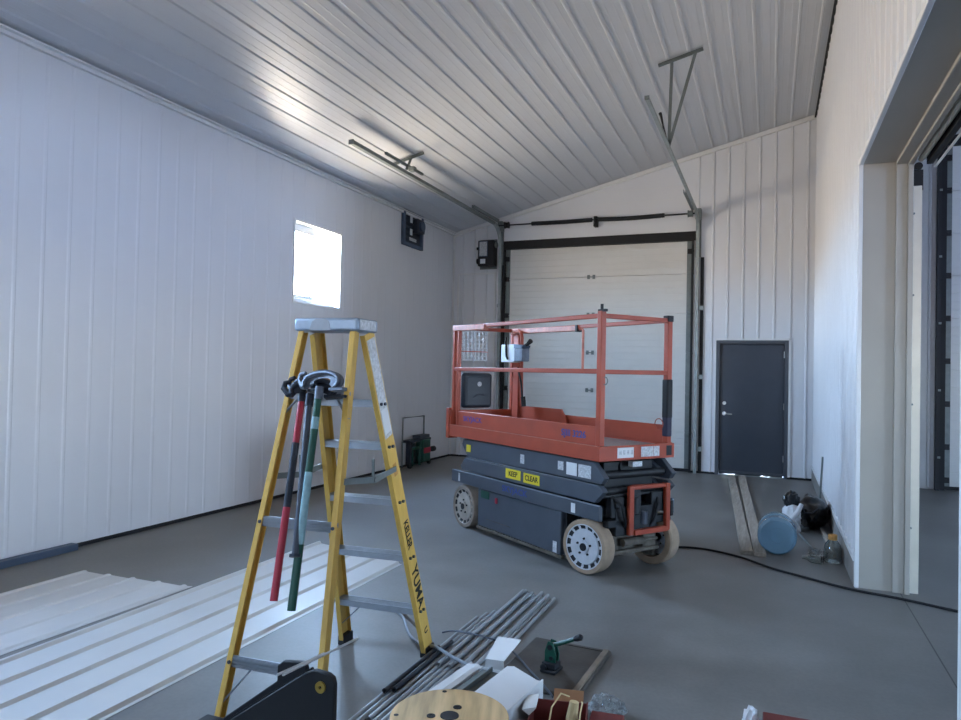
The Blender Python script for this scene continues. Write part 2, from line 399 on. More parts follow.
# ------------------------------------------------------------------ man door
d = structure('door_1')
mb = MB(); mb.box(MX0, MX0 + .055, D - .03, D + .12, 0, MZ); mb.box(MX1 - .055, MX1, D - .03, D + .12, 0, MZ); mb.box(MX0 + .055, MX1 - .055, D - .03, D + .12, MZ - .055, MZ)
mb.build('door_frame', 'frameg', d, .004)
box_part('leaf', 'doorg', d, MX0 + .06, MX1 - .06, D + .02, D + .065, .018, MZ - .06, bevel=.003)
box_part('door_stop', 'frameg', d, MX0 + .02, MX1 - .02, D + .066, D + .11, .022, MZ)  # added panel behind the leaf, blocks daylight around it
box_part('threshold', 'galv', d, MX0 + .055, MX1 - .055, D - .03, D + .1, 0, .012)
for q0, q1 in ((MX0 + .06, -.66), (-.50, -.12), (0.0, MX1 - .06)): box_part('door_sweep', 'black', d, q0, q1, D + .03, D + .06, .0125, .02)
box_part('kick_strip', 'frameg', d, MX0 + .06, MX1 - .06, D + .008, D + .022, .03, .065)
mb = MB(); mb.cyl((MX0 + .13, D + .02, 1.13), (MX0 + .13, D - .01, 1.13), .028); mb.build('deadbolt', 'chrome', d)
mb = MB(); mb.cyl((MX0 + .13, D + .02, .965), (MX0 + .13, D - .006, .965), .032); mb.tube([(MX0 + .13, D - .006, .965), (MX0 + .13, D - .045, .965), (MX0 + .15, D - .055, .965), (MX0 + .25, D - .055, .96)], .011); mb.build('lever_handle', 'chrome', d)
for z in (.25, 1.05, 1.85): MB().cyl((MX1 - .06, D + .01, z), (MX1 - .06, D + .01, z + .1), .008, n=10).build('hinge', 'chrome', d)
mb = MB(); mb.box(MX1, MX1 + .035, D - .024, D, .03, MZ + .03); mb.box(MX0 - .02, MX1 + .035, D - .024, D, MZ, MZ + .03); mb.box(MX0 - .02, MX0, D - .024, D, .03, MZ)
mb.build('trim_11', 'trim', kind='structure')

# ------------------------------------------------------------------ overhead sectional doors
def sectional(n, x0, x1, top, hz, pitch):
    d = structure('door_%d' % n)
    seams = [0.0] + hz + [top]
    for a, b in zip(seams, seams[1:]):
        mb = MB(); yf = D + .05
        # one section with shallow horizontal pinstripes pressed into it
        k = max(3, int((b - a) / .105)); pts = [(yf + .045, a + .004), (yf, a + .004)]
        for i in range(1, k):
            z = a + (b - a) * i / k
            pts += [(yf, z - .006), (yf + .004, z), (yf, z + .006)]
        pts += [(yf, b - .002), (yf + .045, b - .002)]
        mb.prism(pts, 'x', x0, x1); mb.build('section', 'doorw', d, sharp=15)
    box_part('door_core', 'doorw', d, x0 - .05, x1 + .05, D + .10, D + .16, 0, top + .1)  # added panel, blocks daylight leaking between the sections
    for a, b in zip(seams, seams[1:]):
        mb = MB()
        for x in (x0, x1 - .075): mb.box(x, x + .075, D + .036, D + .05, a + .006, b - .004)
        mb.build('end_stile', 'galvd', d)
    for z in hz:
        mb = MB(); xm = (x0 + x1) / 2 - .05
        for dx in (-.045, .045): mb.box(xm + dx - .022, xm + dx + .022, D + .03, D + .05, z - .035, z + .035)
        mb.cyl((xm - .07, D + .03, z), (xm + .07, D + .03, z), .008, n=8); mb.build('centre_hinge', 'galvd', d)
    for z in hz + [top - .18, .14]:
        for x, s in ((x0 + .03, -1), (x1 - .03, 1)):
            mb = MB(); mb.box(x - .035, x + .035, D + .0, D + .036, z - .04, z + .04); mb.cyl((x, D - .005, z), (x + s * .07, D - .005, z), .012, n=10)
            mb.build('roller_hinge', 'blackm' if s < 0 or z > top - .3 else 'galvd', d)
    box_part('bottom_seal', 'black', d, x0, x1, D + .03, D + .1, 0, .05)
    mb = MB(); mb.box(x0 - .06, x1 + .06, D - .035, D + .05, top - .01, top + .135); mb.build('header_seal', 'black', d)
    mb = MB(); mb.box(x0 - .075, x0, D - .03, D + .05, 0, top - .01); mb.build('side_seal', 'black', d)
    mb = MB(); mb.box(x1, x1 + .035, D - .03, D + .05, 0, top - .01); mb.build('side_seal', 'black', d)
    return d
sectional(2, DX0, DX1, DZ, [.63, 1.27, 1.91, 2.555, 3.20], .645)
sectional(3, NX0, NX1, NZ, [.61, 1.22, 1.83, 2.44, 3.05, 3.66, 4.27], .61)

def cprof(w, h, t): # a C-channel opening to +x : w deep, h tall, t thick
    return [(-w / 2, -h / 2), (w / 2, -h / 2), (w / 2, -h / 2 + t), (-w / 2 + t, -h / 2 + t), (-w / 2 + t, h / 2 - t), (w / 2, h / 2 - t), (w / 2, h / 2), (-w / 2, h / 2)]
def track(x, side, yend, ztop, label, brk, gap_black, hw=.055):
    t = thing('door_track', label, 'door track', (x, D, 0))
    mb = MB(); mb.sweep((0, -.055, .0), (0, -.055, 3.75), cprof(.06, .045, .006), (0, 1, 0)); mb.build('vertical_rail', 'galv', t)
    # curve plus horizontal run
    arc = [(0, -.055 - .36 + .36 * math.cos(a), 3.75 + (ztop - 3.75) * math.sin(a)) for a in [i * PI / 16 for i in range(9)]]
    mb = MB()
    for a, b in zip(arc, arc[1:]): mb.bar(a, b, .05, .05, (1, 0, 0))
    mb.build('curved_rail', 'galv', t)
    mb = MB(); ye = yend - D
    zs, ze = ztop, ztop + .02
    mb.sweep((0, -.41, zs), (0, ye, ze), cprof(hw * .8, hw, .005), (0, 0, 1)); mb.build('horizontal_rail', 'galv' if hw < .05 else 'galvd', t)
    mb = MB(); mb.sweep((side * .06, -.35, ztop + .045), (side * .06, -1.5, ztop + .045), cprof(.05, .035, .006), (0, 0, 1)); mb.build('top_roller_rail', 'galvd', t)
    # flag bracket at the wall
    mb = MB(); mb.box(-.035, .045, -.05, -.012, 3.45, 4.22); mb.box(-.04, .05, -.13, -.012, 4.05, 4.22); mb.build('flag_bracket', 'galvd', t, .004)
    if gap_black:
        box_part('jamb_angle', 'black', t, .045, .095, -.03, -.004, .0, 3.45)
        for z in (.35, 1.5, 2.6): box_part('jamb_bracket', 'galv', t, .03, .10, -.055, -.004, z, z + .07)
    else:
        for z in (.5, 1.6, 2.7): box_part('jamb_bracket', 'galv', t, -.06, .02, -.035, -.004, z, z + .06)
    # ceiling hanger: angle iron and struts
    yb, xa, xb, xs = brk
    mb = MB()
    za, zb = zc(x + xa) - .012, zc(x + xb) - .012
    mb.bar((xa, yb - D, za - .022), (xb, yb - D, zb - .022), .035, .004); mb.bar((xa, yb - D - .016, za - .012), (xb, yb - D - .016, zb - .012), .004, .035)
    mb.build('hanger_angle', 'galvd', t)
    for x0 in xs:
        zt = zc(x + x0) - .03
        mb = MB(); mb.bar((x0, yb - D, zt), (0.0 if len(xs) > 1 else x0 * .4, yb - D, ztop + .03), .035, .008, (1, 0, 0)); mb.build('strut', 'galvd', t)
    mb = MB(); mb.box(-hw * .6, hw * .6, ye - .006, ye + .004, ze - hw * .5, ze + hw * .5); mb.build('end_stop', 'galvd', t)
    return t
tl = track(-4.475, 1, 6.92, 4.13, 'galvanised door track on the left, its short hanger close to the ceiling', (8.16, -.17, .30, (.12,)), False)
mb = MB(); mb.box(.13, .21, 8.06 - D, 8.14 - D, 4.11, 4.17); mb.build('limit_bracket', 'galvd', tl, .006)
mb = MB(); mb.bar((.06, 7.6 - D, 4.215), (.06, 8.6 - D, 4.215), .03, .03); mb.build('bumper_spring', 'galvd', tl)
tr = track(-1.10, -1, 6.68, 4.12, 'galvanised door track on the right, hung from two long ceiling struts', (8.22, -.13, .36, (.02, .28)), True, .036)
mb = MB(); mb.tube([(-.055, 7.9 - D, 4.42), (-.05, 7.95 - D, 4.40), (-.04, 8.02 - D, 4.33), (-.02, 8.1 - D, 4.2), (0, 8.14 - D, 4.14)], [.018, .014, .010, .018, .012], 8); mb.build('bumper_strap', 'black', tr)
# torsion shaft and spring over the door
t = thing('torsion_spring', 'dark torsion spring on a shaft above the overhead door', 'spring', (-2.76, D - .13, 4.14))
mb = MB(); mb.cyl((-1.74, 0, 0), (1.62, 0, 0), .0127, n=12); mb.build('shaft', 'blackm', t)
def coil(x0, x1, sag):
    mb = MB(); n = 46
    pr = []
    for i in range(n * 2 + 1):
        x = x0 + (x1 - x0) * i / (n * 2); q = (i / (n * 2)); pr.append(((x, 0, sag * math.sin(PI * q)), .038 if i % 2 else .033))
    mb.tube([p for p, r in pr], [r for p, r in pr], 14); return mb
coil(-1.12, -.05, -.006).build('coil', 'spring', t); coil(.05, 1.14, -.012).build('coil', 'spring', t)
mb = MB(); mb.box(-.03, .03, .0, .118, -.11, .06); mb.box(-.012, .012, -.05, .1, -.06, .05); mb.build('centre_bearing_plate', 'blackm', t, .004)
for x in (-1.58, 1.54):
    mb = MB(); mb.lathe([(.03, -.04), (.062, -.035), (.05, -.02), (.05, .03), (.062, .04)], (x, 0, 0), (1, 0, 0)); mb.build('cable_drum', 'galvd' if x > 0 else 'blackm', t)
# jackshaft opener
t = thing('door_opener', 'black wall mounted door opener with a pale label panel', 'door opener', (-4.72, D, 3.42))
mb = MB(); mb.box(-.13, .17, -.22, -.02, 0, .46); mb.build('housing', 'blackm', t, .02)
box_part('label_panel', 'slate', t, -.10, .06, -.226, -.22, .17, .44); box_part('label_panel', 'smudge', t, -.09, .05, -.2275, -.226, .18, .43)
box_part('warning_sticker', 'white', t, -.075, .02, -.2265, -.22, .045, .125)
mb = MB(); mb.cyl((-.17, -.13, .10), (-.13, -.13, .10), .05); mb.build('motor_end', 'black', t); mb = MB(); mb.cyl((-.18, -.13, .33), (-.13, -.13, .33), .025); mb.build('motor_end', 'black', t)
mb = MB(); mb.box(-.16, .16, -.025, -.004, -.03, .5); mb.build('mounting_plate', 'galvd', t)
mb = MB(); mb.cyl((.17, -.12, .38), (.20, -.12, .38), .05); mb.build('sprocket', 'galvd', t)

# ------------------------------------------------------------------ left wall: heater / vent unit
t = thing('wall_fan', 'dark wall vent unit with a motor box high on the left wall', 'vent', (XL, 10.2, 3.835))
mb = MB()
for q in ((-.34, .34, -.30, -.25), (-.34, .34, .25, .30), (-.34, -.28, -.25, .25), (.28, .34, -.25, .25)): mb.box(0.002, .05, *q)
mb.build('frame', 'slate', t, .004)
mb = MB(); mb.box(.002, .012, -.28, .28, -.25, .25); mb.build('back_plate', 'motor', t)
for i in range(6):
    mb = MB(); z = -.22 + i * .085; mb.prism([(.014, z), (.046, z + .03), (.046, z + .036), (.014, z + .006)], 'y', -.28, .02); mb.build('louvre', 'motor', t)
for z, h in ((.08, .12), (-.12, .10)): box_part('sticker', 'white', t, .05, .053, -.14, -.06, z, z + h)
box_part('sticker', 'smudge', t, .05, .053, -.16, .08, -.21, -.16)
mb = MB(); mb.box(.012, .12, .0, .24, -.06, .17); mb.build('motor_box', 'motor', t, .02)
mb = MB(); mb.cyl((.12, .12, .055), (.155, .12, .055), .08); mb.build('motor_cap', 'slate', t)
MB().tube([(.08, .24, .05), (.08, .29, .03), (.05, .33, -.02)], .02).build('cable_gland', 'slate', t)

# ------------------------------------------------------------------ the partition opening's own door track (neighbouring side)
t = thing('door_track', 'cream painted door track beside the jamb of the right hand opening', 'door track', (XR + WT - .02, OY1, 0))
mb = MB(); mb.sweep((.046, .040, 0), (.046, .040, 2.98), cprof(.055, .074, .006), (0, 1, 0)); mb.build('vertical_rail', 'cream', t)
mb = MB(); mb.box(.02, .09, .02, .07, 2.95, 3.10); mb.cyl((.055, -.01, 3.12), (.055, .05, 3.12), .028, n=16); mb.build('top_pulley', 'blackm', t)
for z in (.45, 1.35, 2.15, 2.75):
    mb = MB(); mb.box(0, .02, .02, .10, z, z + .05); mb.cyl((.03, .0, z + .025), (.03, .012, z + .025), .008, n=8); mb.build('jamb_bracket', 'galvd', t)
box_part('edge_seal', 'black', t, .0, .008, -.012, .02, 0, 3.1)
t = thing('rolled_door', 'white section door raised above the right hand opening with a black lower seal', 'door', (XR + WT + .01, (OY0 + OY1) / 2, OZ + .06))
mb = MB(); mb.cyl((.038, -1.50, -.065), (.038, 1.50, -.065), .024, n=16); mb.build('bottom_rail', 'cream', t)
mb = MB(); mb.box(.0, .10, -1.5, 1.5, -.04, .5); mb.build('door_section', 'doorw', t)
mb = MB(); mb.box(.07, .11, -1.5, 1.5, -.11, .06); mb.build('rubber_seal', 'black', t)
mb = MB(); mb.cyl((.125, -1.5, -.13), (.125, 1.5, -.13), .009, n=10); mb.build('guide_rod', 'pallid', t)
# neighbouring bay door's track
t = thing('door_track', 'black and steel door track of the tall door seen through the opening', 'door track', (NX0 - .1, D, 0))
mb = MB(); mb.sweep((0, -.055, 0), (0, -.055, 5.0), cprof(.06, .05, .006), (0, 1, 0)); mb.build('vertical_rail', 'blackm', t)
for z in (.45, 1.4, 2.35, 3.3, 4.25): box_part('jamb_bracket', 'galvd', t, .0, .035, -.09, -.081, z, z + .03)

# ------------------------------------------------------------------ scissor lift (local: x along, -y toward the ladder side)
lift = thing('scissor_lift', 'orange and grey scissor lift parked lowered on the concrete floor', 'scissor lift', (-1.833, 6.296, 0), math.radians(-35.94))
RW = .21
def wheel(x, side, tyre, rim):
    w = MB(); c = (x, side * .40, RW); ax = (0, -side, 0)      # c on the outer face, axis pointing inward
    w.lathe([(.176, .0), (.203, .0), (RW, .010), (RW, .118), (.2, .13), (.150, .13), (.150, .03), (.176, .03), (.176, 0)], c, ax, 40, caps=False)
    tyre_o = w.build('tyre', tyre, lift)
    r = MB(); r.lathe([(.177, .004), (.166, .004), (.160, .012), (.138, .016), (.132, .006), (.05, .006), (.045, -.004), (.02, -.006), (.0, -.006)], c, ax, 42, caps=False)
    for f_ in r.bm.faces:
        q_ = f_.calc_center_median() - V(c); q_.y = 0
        if .139 < q_.length < .164 and int((math.atan2(q_.z, q_.x) + PI) / (2 * PI) * 42 + .01) % 3 != 0: f_.material_index = 1
    r.build('rim', [rim, 'dark'], tyre_o)
    h = MB(); C0 = V(c); A = V(ax)
    for k in range(5):
        a = 2 * PI * k / 5 + .3; q = C0 + V((math.cos(a) * .064, 0, math.sin(a) * .064)); h.cyl(q + A * .014, q - A * .004, .009, n=8)
    h.cyl(C0 + A * .01, C0 - A * .012, .03, n=16); h.build('hub_bolts', 'dark', tyre_o)
    if x > 0:      # front wheels are steered a little
        q_ = M.Translation(c) @ M.Rotation(math.radians(12), 4, 'Z') @ M.Translation(-V(c))
        tyre_o.matrix_local = q_
    return tyre_o
wheel(.918, -1, 'tyre', 'rim'); wheel(-.918, -1, 'tyred', 'rimd'); wheel(.918, 1, 'tyre', 'rim'); wheel(-.918, 1, 'tyred', 'rimd')
# chassis
mb = MB(); mb.box(-1.10, .68, -.25, .25, .12, .52); mb.box(.68, 1.08, -.22, .22, .30, .52); mb.build('chassis', 'dark', lift, .006)
for s in (-1, 1):
    mb = MB(); a, b = (-.392, -.25) if s < 0 else (.25, .392)
    mb.box(-.66, .62, a, b, .075, .43); mb.build('battery_tray', 'lgrey', lift, .012)
    mb = MB(); a, b = (-.404, -.365) if s < 0 else (.365, .404)
    mb.prism([(-1.155, .435), (1.09, .435), (1.09, .535), (1.075, .55), (-1.145, .55), (-1.155, .54)], 'y', a, b); mb.build('side_beam', 'lgrey', lift, .004)
    mb = MB(); y = s * .405; mb.box(-1.15, 1.085, min(y, y - s * .02), max(y, y - s * .02), .5475, .5535); mb.build('worn_edge', 'lgreyl', lift)
mb = MB(); mb.box(-.67, .64, -.396, -.36, .05, .075); mb.box(-.5, -.1, -.398, -.394, .16, .163); mb.build('tray_skirt', 'dirty', lift)
mb = MB(); mb.box(.635, .66, -.36, -.28, .06, .43); mb.build('tray_gap', 'dark', lift)
box_part('latch', 'red', lift, -.345, -.315, -.402, -.39, .335, .385); box_part('green_panel', 'green', lift, -.60, -.46, -.395, -.39, .35, .42)
# front axle and steering
mb = MB(); mb.cyl((.918, -.28, RW), (.918, .28, RW), .04, n=14); mb.box(.86, .98, -.2, .2, .13, .29); mb.box(.98, 1.04, -.28, -.16, .15, .30); mb.box(.98, 1.05, .1, .24, .15, .31)
mb.build('front_axle', 'dirty', lift, .008)
mb = MB(); mb.cyl((1.06, -.27, .17), (1.06, .25, .17), .018, n=10); mb.cyl((1.05, -.12, .24), (1.05, .10, .24), .032, n=14); mb.cyl((1.05, .10, .24), (1.05, .25, .24), .014, n=10)
mb.build('steering_link', 'dirty', lift)
mb = MB(); mb.cyl((-.918, -.28, RW), (-.918, .28, RW), .04, n=14); mb.build('rear_axle', 'dirty', lift)
for s in (-1, 1):
    mb = MB(); mb.box(.83, 1.0, min(s * .26, s * .30), max(s * .26, s * .30), .08, .34); mb.build('knuckle', 'dirty', lift, .01)
# front cabinet hardware in the dark recess
mb = MB(); mb.box(1.02, 1.08, -.30, .38, .37, .43); mb.box(1.0, 1.07, -.26, -.12, .44, .60); mb.box(1.0, 1.08, .16, .30, .46, .62); mb.cyl((1.06, -.02, .46), (1.06, -.02, .60), .06, n=18)
mb.box(.98, 1.06, -.38, .38, .60, .625); mb.build('hydraulic_unit', 'dark', lift, .008)
mb = MB(); mb.cyl((1.09, .06, .38), (1.09, .06, .48), .035, n=16); mb.build('beacon_motor', 'grip', lift)
mb = MB(); mb.tube([(1.04, -.25, .62), (1.12, -.2, .55), (1.12, -.16, .42), (1.05, -.1, .33)], .012); mb.build('hydraulic_hose', 'black', lift); mb = MB(); mb.tube([(1.04, .25, .62), (1.11, .2, .52), (1.1, .17, .40), (1.05, .12, .30)], .012); mb.build('hydraulic_hose', 'black', lift)
# orange fold-down access ladder
mb = MB(); mb.box(1.085, 1.12, -.115, -.065, .305, .685); mb.box(1.085, 1.12, .285, .33, .305, .685); mb.box(1.085, 1.115, -.065, .285, .655, .685); mb.box(1.085, 1.135, -.065, .285, .305, .345)
mb.build('access_ladder', 'orange', lift, .006)
mb = MB(); mb.box(1.08, 1.10, -.06, .02, .34, .66); mb.build('ladder_plate', 'dark', lift)
mb = MB(); mb.box(1.05, 1.12, .335, .365, .42, .54); mb.build('emergency_stop_box', 'blackm', lift, .006)
# scissor stack
for s in (-1, 1):
    a, b = sorted((s * .335, s * .385)); c, e = sorted((s * .275, s * .325))
    mb = MB(); mb.prism([(-.97, .875), (1.0, .875), (1.13, .765), (1.09, .715), (-.87, .705), (-.93, .75), (-.99, .82)], 'y', a, b); mb.build('scissor_arm', 'lgrey', lift, .006)
    mb = MB(); mb.prism([(-.93, .69), (1.07, .70), (1.12, .66), (1.02, .565), (-.98, .565), (-1.02, .60)], 'y', a, b); mb.build('scissor_arm', 'lgrey', lift, .006)
    mb = MB(); mb.prism([(-1.05, .86), (.9, .86), (1.02, .80), (.9, .73), (-.95, .73)], 'y', c, e); mb.build('scissor_arm', 'lgrey', lift, .006)
    mb = MB(); mb.prism([(-.95, .70), (.95, .70), (1.04, .64), (.95, .58), (-1.0, .58)], 'y', c, e); mb.build('scissor_arm', 'lgrey', lift, .006)
    mb = MB(); y = s * .386; mb.box(-.9, 1.06, min(y, y + s * .002), max(y, y + s * .002), .7, .705); mb.build('arm_edge', 'lgreyl', lift)
for x, z in ((1.03, .77), (1.0, .64), (-.9, .8), (-.93, .63), (.0, .8), (0, .63)):
    MB().cyl((x, -.33, z), (x, .33, z), .032, n=14).build('pivot_tube', 'dark', lift)
mb = MB(); mb.box(-.9, .98, -.27, .27, .58, .60); mb.box(.86, .98, -.26, .26, .60, .86); mb.build('scissor_core', 'dark', lift)
mb = MB(); mb.cyl((.2, -.1, .62), (1.0, -.06, .82), .05, n=18); mb.build('lift_cylinder', 'dark', lift)
mb = MB(); mb.box(1.03, 1.08, -.05, .05, .83, .87); mb.build('data_tag', 'smudge', lift)
# platform
mb = MB(); mb.box(-1.19, 1.06, -.37, .37, .885, .98); mb.build('platform_deck', 'tread', lift)
for s in (-1, 1):
    a, b = sorted((s * .365, s * .402)); mb = MB(); mb.box(-1.23, 1.065, a, b, .885, 1.0); mb.build('deck_side_channel', 'orange', lift, .004)
    a, b = sorted((s * .402, s * .404)); mb = MB(); mb.box(-1.22, 1.06, a, b, .997, 1.003); mb.build('channel_edge', 'orangew', lift)
    a, b = sorted((s * .360, s * .374)); mb = MB(); mb.box(-1.10, 1.06, a, b, 1.0, 1.145); mb.build('toe_board', 'orange', lift, .003)
    a, b = sorted((s * .320, s * .340)); mb = MB(); mb.prism([(-1.15, .98), (-.22, .98), (-.22, 1.10), (-.30, 1.20), (-1.15, 1.20)] if s > 0 else [(-1.15, .98), (-.22, .98), (-.22, 1.10), (-.30, 1.145), (-1.15, 1.145)], 'y', a, b); mb.build('extension_toe_board', 'orange', lift, .003)
mb = MB(); mb.box(1.06, 1.085, -.402, .402, .885, 1.0); mb.build('front_lip', 'orange', lift, .004)
mb = MB(); mb.box(-1.23, -1.20, -.40, .40, .90, 1.15); mb.build('rear_toe_board', 'orange', lift, .004)
mb = MB(); mb.box(-1.29, -1.23, -.41, -.30, .86, 1.17); mb.build('rear_hinge_plate', 'orange', lift, .006)
# guardrails
U0, U1, W_ = -1.21, 1.04, .36
def post(u, v, z0=1.0, z1=2.02, w=.042, m='orange'):
    mb = MB(); mb.box(u - w / 2, u + w / 2, v - w / 2, v + w / 2, z0, z1); return mb.build('rail_post', m, lift, .005)
post(U1, -W_, z1=2.035, w=.05); post(U1, W_, z1=2.03, w=.05); post(U0, -W_); post(U0, W_)
post(U0 + .085, -W_, 1.0, 1.98, .035); post(U0 + .085, W_, 1.0, 1.98, .035)
def rail(name, p, q, w=.036, m='orange'):
    mb = MB(); mb.bar(p, q, w, w); return mb.build(name, m, lift, .005)
for s in (-1, 1):
    rail('top_rail', (U0, s * W_, 2.0), (U1, s * W_, 2.0)); rail('mid_rail', (U0, s * W_, 1.572), (U1, s * W_, 1.572), .038)
    rail('extension_top_rail', (U0 - .02, s * (W_ - .002), 1.995), (-.62 if s < 0 else -.10, s * (W_ - .002), 1.985), .055, 'orangew')
rail('top_rail', (U1, -W_, 2.0), (U1, W_, 2.0)); rail('mid_rail', (U1, -W_, 1.57), (U1, W_, 1.57), .034)
rail('top_rail', (U0, -W_, 2.0), (U0, W_, 2.0)); rail('mid_rail', (U0, -W_, 1.572), (U0, W_, 1.572), .03)
mb = MB(); mb.tube([(-.10, W_, 1.975), (-.05, W_, 1.975), (-.035, W_, 1.96), (-.035, W_, 1.60), (-.035, W_, 1.575)], .013); mb.build('extension_handle', 'orangew', lift)
box_part('rail_cap', 'black', lift, -.12, -.09, W_ - .032, W_ + .028, 1.95, 2.015)
MB().box(U1 - .03, U1 + .03, W_ - .03, W_ + .03, 1.05, 1.5).build('post_wrap', 'wrapn', lift, .012)
MB().box(U1 - .032, U1 + .032, W_ - .032, W_ + .032, 1.20, 1.52).build('post_wrap', 'black', lift, .012)
mb = MB(); mb.box(U1 - .03, U1 + .03, W_ - .03, W_ + .03, 1.99, 2.04); mb.build('rail_cap', 'black', lift, .004)
mb = MB(); mb.cyl((U1, -W_, 2.03), (U1, -W_, 2.09), .012, n=8); mb.box(U1 - .03, U1 + .05, -W_ - .015, -W_ + .015, 2.03, 2.05); mb.build('spring_pin', 'black', lift)
def ringlet(u, v, z, r=.03):
    mb = MB(); mb.tube([(u + r * math.cos(a), v, z + r * math.sin(a)) for a in [i * 2 * PI / 14 for i in range(15)]], .004, 6); mb.build('lanyard_ring', 'galvd' if z > 1.3 else 'orange', lift)
ringlet(U1 + .035, -W_ + .01, 1.50); ringlet(U1 - .05, W_ - .04, 1.15, .045); ringlet(U0 + .14, W_ - .03, 1.27, .05); ringlet(-.16, -W_ - .02, 1.23, .0301) if False else None
# control box on the far rail with its curved bracket
mb = MB(); mb.tube([(-1.12, .33, 1.98), (-1.02, .31, 1.99), (-.97, .30, 1.97), (-.955, .30, 1.92), (-.955, .30, 1.60), (-.97, .32, 1.2)], .019); mb.build('control_bracket', 'orange', lift)
mb = MB(); mb.box(-1.10, -1.0, .29, .33, 1.0, 1.95); mb.build('control_post', 'orange', lift, .005)
cb = MB().box(-1.20, -.95, .20, .29, 1.655, 1.845).build('control_box', 'boxw', lift, .008)
MB().box(-.95, -.80, .20, .29, 1.665, 1.80).build('side_panel', 'cast', cb, .008)
MB().prism([(-.95, 1.80), (-.81, 1.80), (-.79, 1.83), (-.95, 1.845)], 'y', .195, .295).build('box_lid', 'slate', cb)
mb = MB(); mb.tube([(-.86, .245, 1.82), (-.78, .245, 1.84), (-.72, .245, 1.875)], [.012, .018, .026], 10); mb.build('joystick', 'black', cb)
mb = MB(); mb.tube([(-1.10, .195, 1.92), (-1.09, .19, 1.80), (-1.08, .19, 1.72), (-1.06, .192, 1.69)], .011); mb.build('coiled_cord', 'black', cb)
mb = MB(); mb.tube([(-.98, .27, 1.60), (-.90, .26, 1.45), (-.86, .25, 1.30), (-.84, .25, 1.24)], .010); mb.cyl((-.845, .25, 1.30), (-.83, .25, 1.20), .025, n=10); mb.build('control_cable', 'black', lift)
# manual box and mesh placard on the rear end
mb = MB(); mb.box(U0 - .02, U0 + .05, -.285, .075, 1.17, 1.535); case = mb.build('manual_box', 'motor', lift, .03)
mb = MB(); mb.cyl((U0 + .05, -.09, 1.42), (U0 + .056, -.09, 1.42), .026, n=16); mb.build('round_sticker', 'smudge', case)
mb = MB(); mb.box(U0 + .048, U0 + .054, -.24, .03, 1.21, 1.49); mb.build('lid_panel', 'motor', case, .02)
mb = MB(); mb.tube([(U0 + .056, -.16, 1.28), (U0 + .07, -.12, 1.31), (U0 + .07, -.07, 1.31), (U0 + .056, -.03, 1.30)], .006); mb.build('latch', 'grip', case)
mb = MB()
for i in range(8): v = -.30 + i * .046; mb.box(U0 - .004, U0 + .004, v - .008, v + .008, 1.665, 1.975)
for i in range(8): z = 1.67 + i * .043; mb.box(U0 - .0035, U0 + .0035, -.30, .02, z - .006, z + .006)
mb.build('mesh_placard', 'smudge', lift); rail('placard_bar', (U0, -.33, 1.76), (U0, .04, 1.76), .012)
# stickers and lettering
def plate(x, z, w, h, m, y=-.3875): return MB().box(x - w / 2, x + w / 2, y, y + .002, z - h / 2, z + h / 2).build('sticker', m, lift)
k1 = plate(-.08, .637, .235, .085, 'ysign'); k2 = plate(.20, .632, .235, .085, 'ysign')
for kk, x, z, tx in ((k1, -.08, .637, 'KEEP'), (k2, .20, .632, 'CLEAR')):
    text('lettering', tx, .064, 'ink', kk, (x, -.3885, z), (1, 0, 0), (0, 0, 1))
for x, z, w, h, m in ((.60, .80, .07, .07, 'smudge'), (.74, .79, .13, .10, 'white'), (.90, .79, .15, .10, 'smudge'), (-.86, .79, .08, .07, 'ysign'), (.06, .79, .06, .08, 'smudge')): plate(x, z, w, h, m)
plate(.79, .49, .05, .075, 'white', -.4065); plate(-1.0, .49, .03, .08, 'smudge', -.4065)
text('lettering', 'SKYJACK', .075, 'blueink', lift, (-.03, -.4055, .495), (1, 0, 0), (0, 0, 1), stretch=1.3)
text('lettering', 'SKYJACK', .07, 'purple', lift, (-.82, -.3755, 1.075), (1, 0, 0), (0, 0, 1), stretch=1.25)
text('lettering', 'SJIII 3226', .075, 'blueink', lift, (.74, -.3755, 1.07), (1, 0, 0), (0, 0, 1), stretch=1.1)
for v0, v1, m in ((-.22, -.05, 'white'), (.03, .16, 'smudge'), (.165, .23, 'smudge'), (.31, .37, 'dark')):
    MB().box(1.085, 1.087, v0, v1, .905, .985).build('sticker', m, lift)
for v in (-.19, -.15, -.11, -.07):
    MB().box(1.087, 1.0875, v - .012, v + .012, .93, .965).build('sticker', 'smudge', lift)
plate(.55, .13, .05, .09, 'smudge', -.3945)

# ------------------------------------------------------------------ step ladder
lad = thing('step_ladder', 'yellow fibreglass step ladder with blue grey top standing open on the floor', 'ladder', (-1.925, 2.868, 0), .067)
ZT, WTp = 1.728, .149
def rl(s, front, z):
    f = 1 - z / ZT
    return V((s * (WTp + ((.266 if front else .25) - WTp) * f), (.07 + (.646 - .07) * f) if front else (-.05 - (.488 - .05) * f), z))
def chan(w, h, t, s):
    if w < 0: return [(s * a, b) for a, b in [(0, -h / 2), (w, -h / 2), (w, -h / 2 + t), (-t, -h / 2 + t), (-t, h / 2 - t), (w, h / 2 - t), (w, h / 2), (0, h / 2)]]
    return
def chan_out(w, h, t, s): # channel whose flanges point outward (s) ; local x = outward
    return [(s * a, b) for a, b in [(0, -h / 2), (w, -h / 2), (w, -h / 2 + t), (t, -h / 2 + t), (t, h / 2 - t), (w, h / 2 - t), (w, h / 2), (0, h / 2)]]
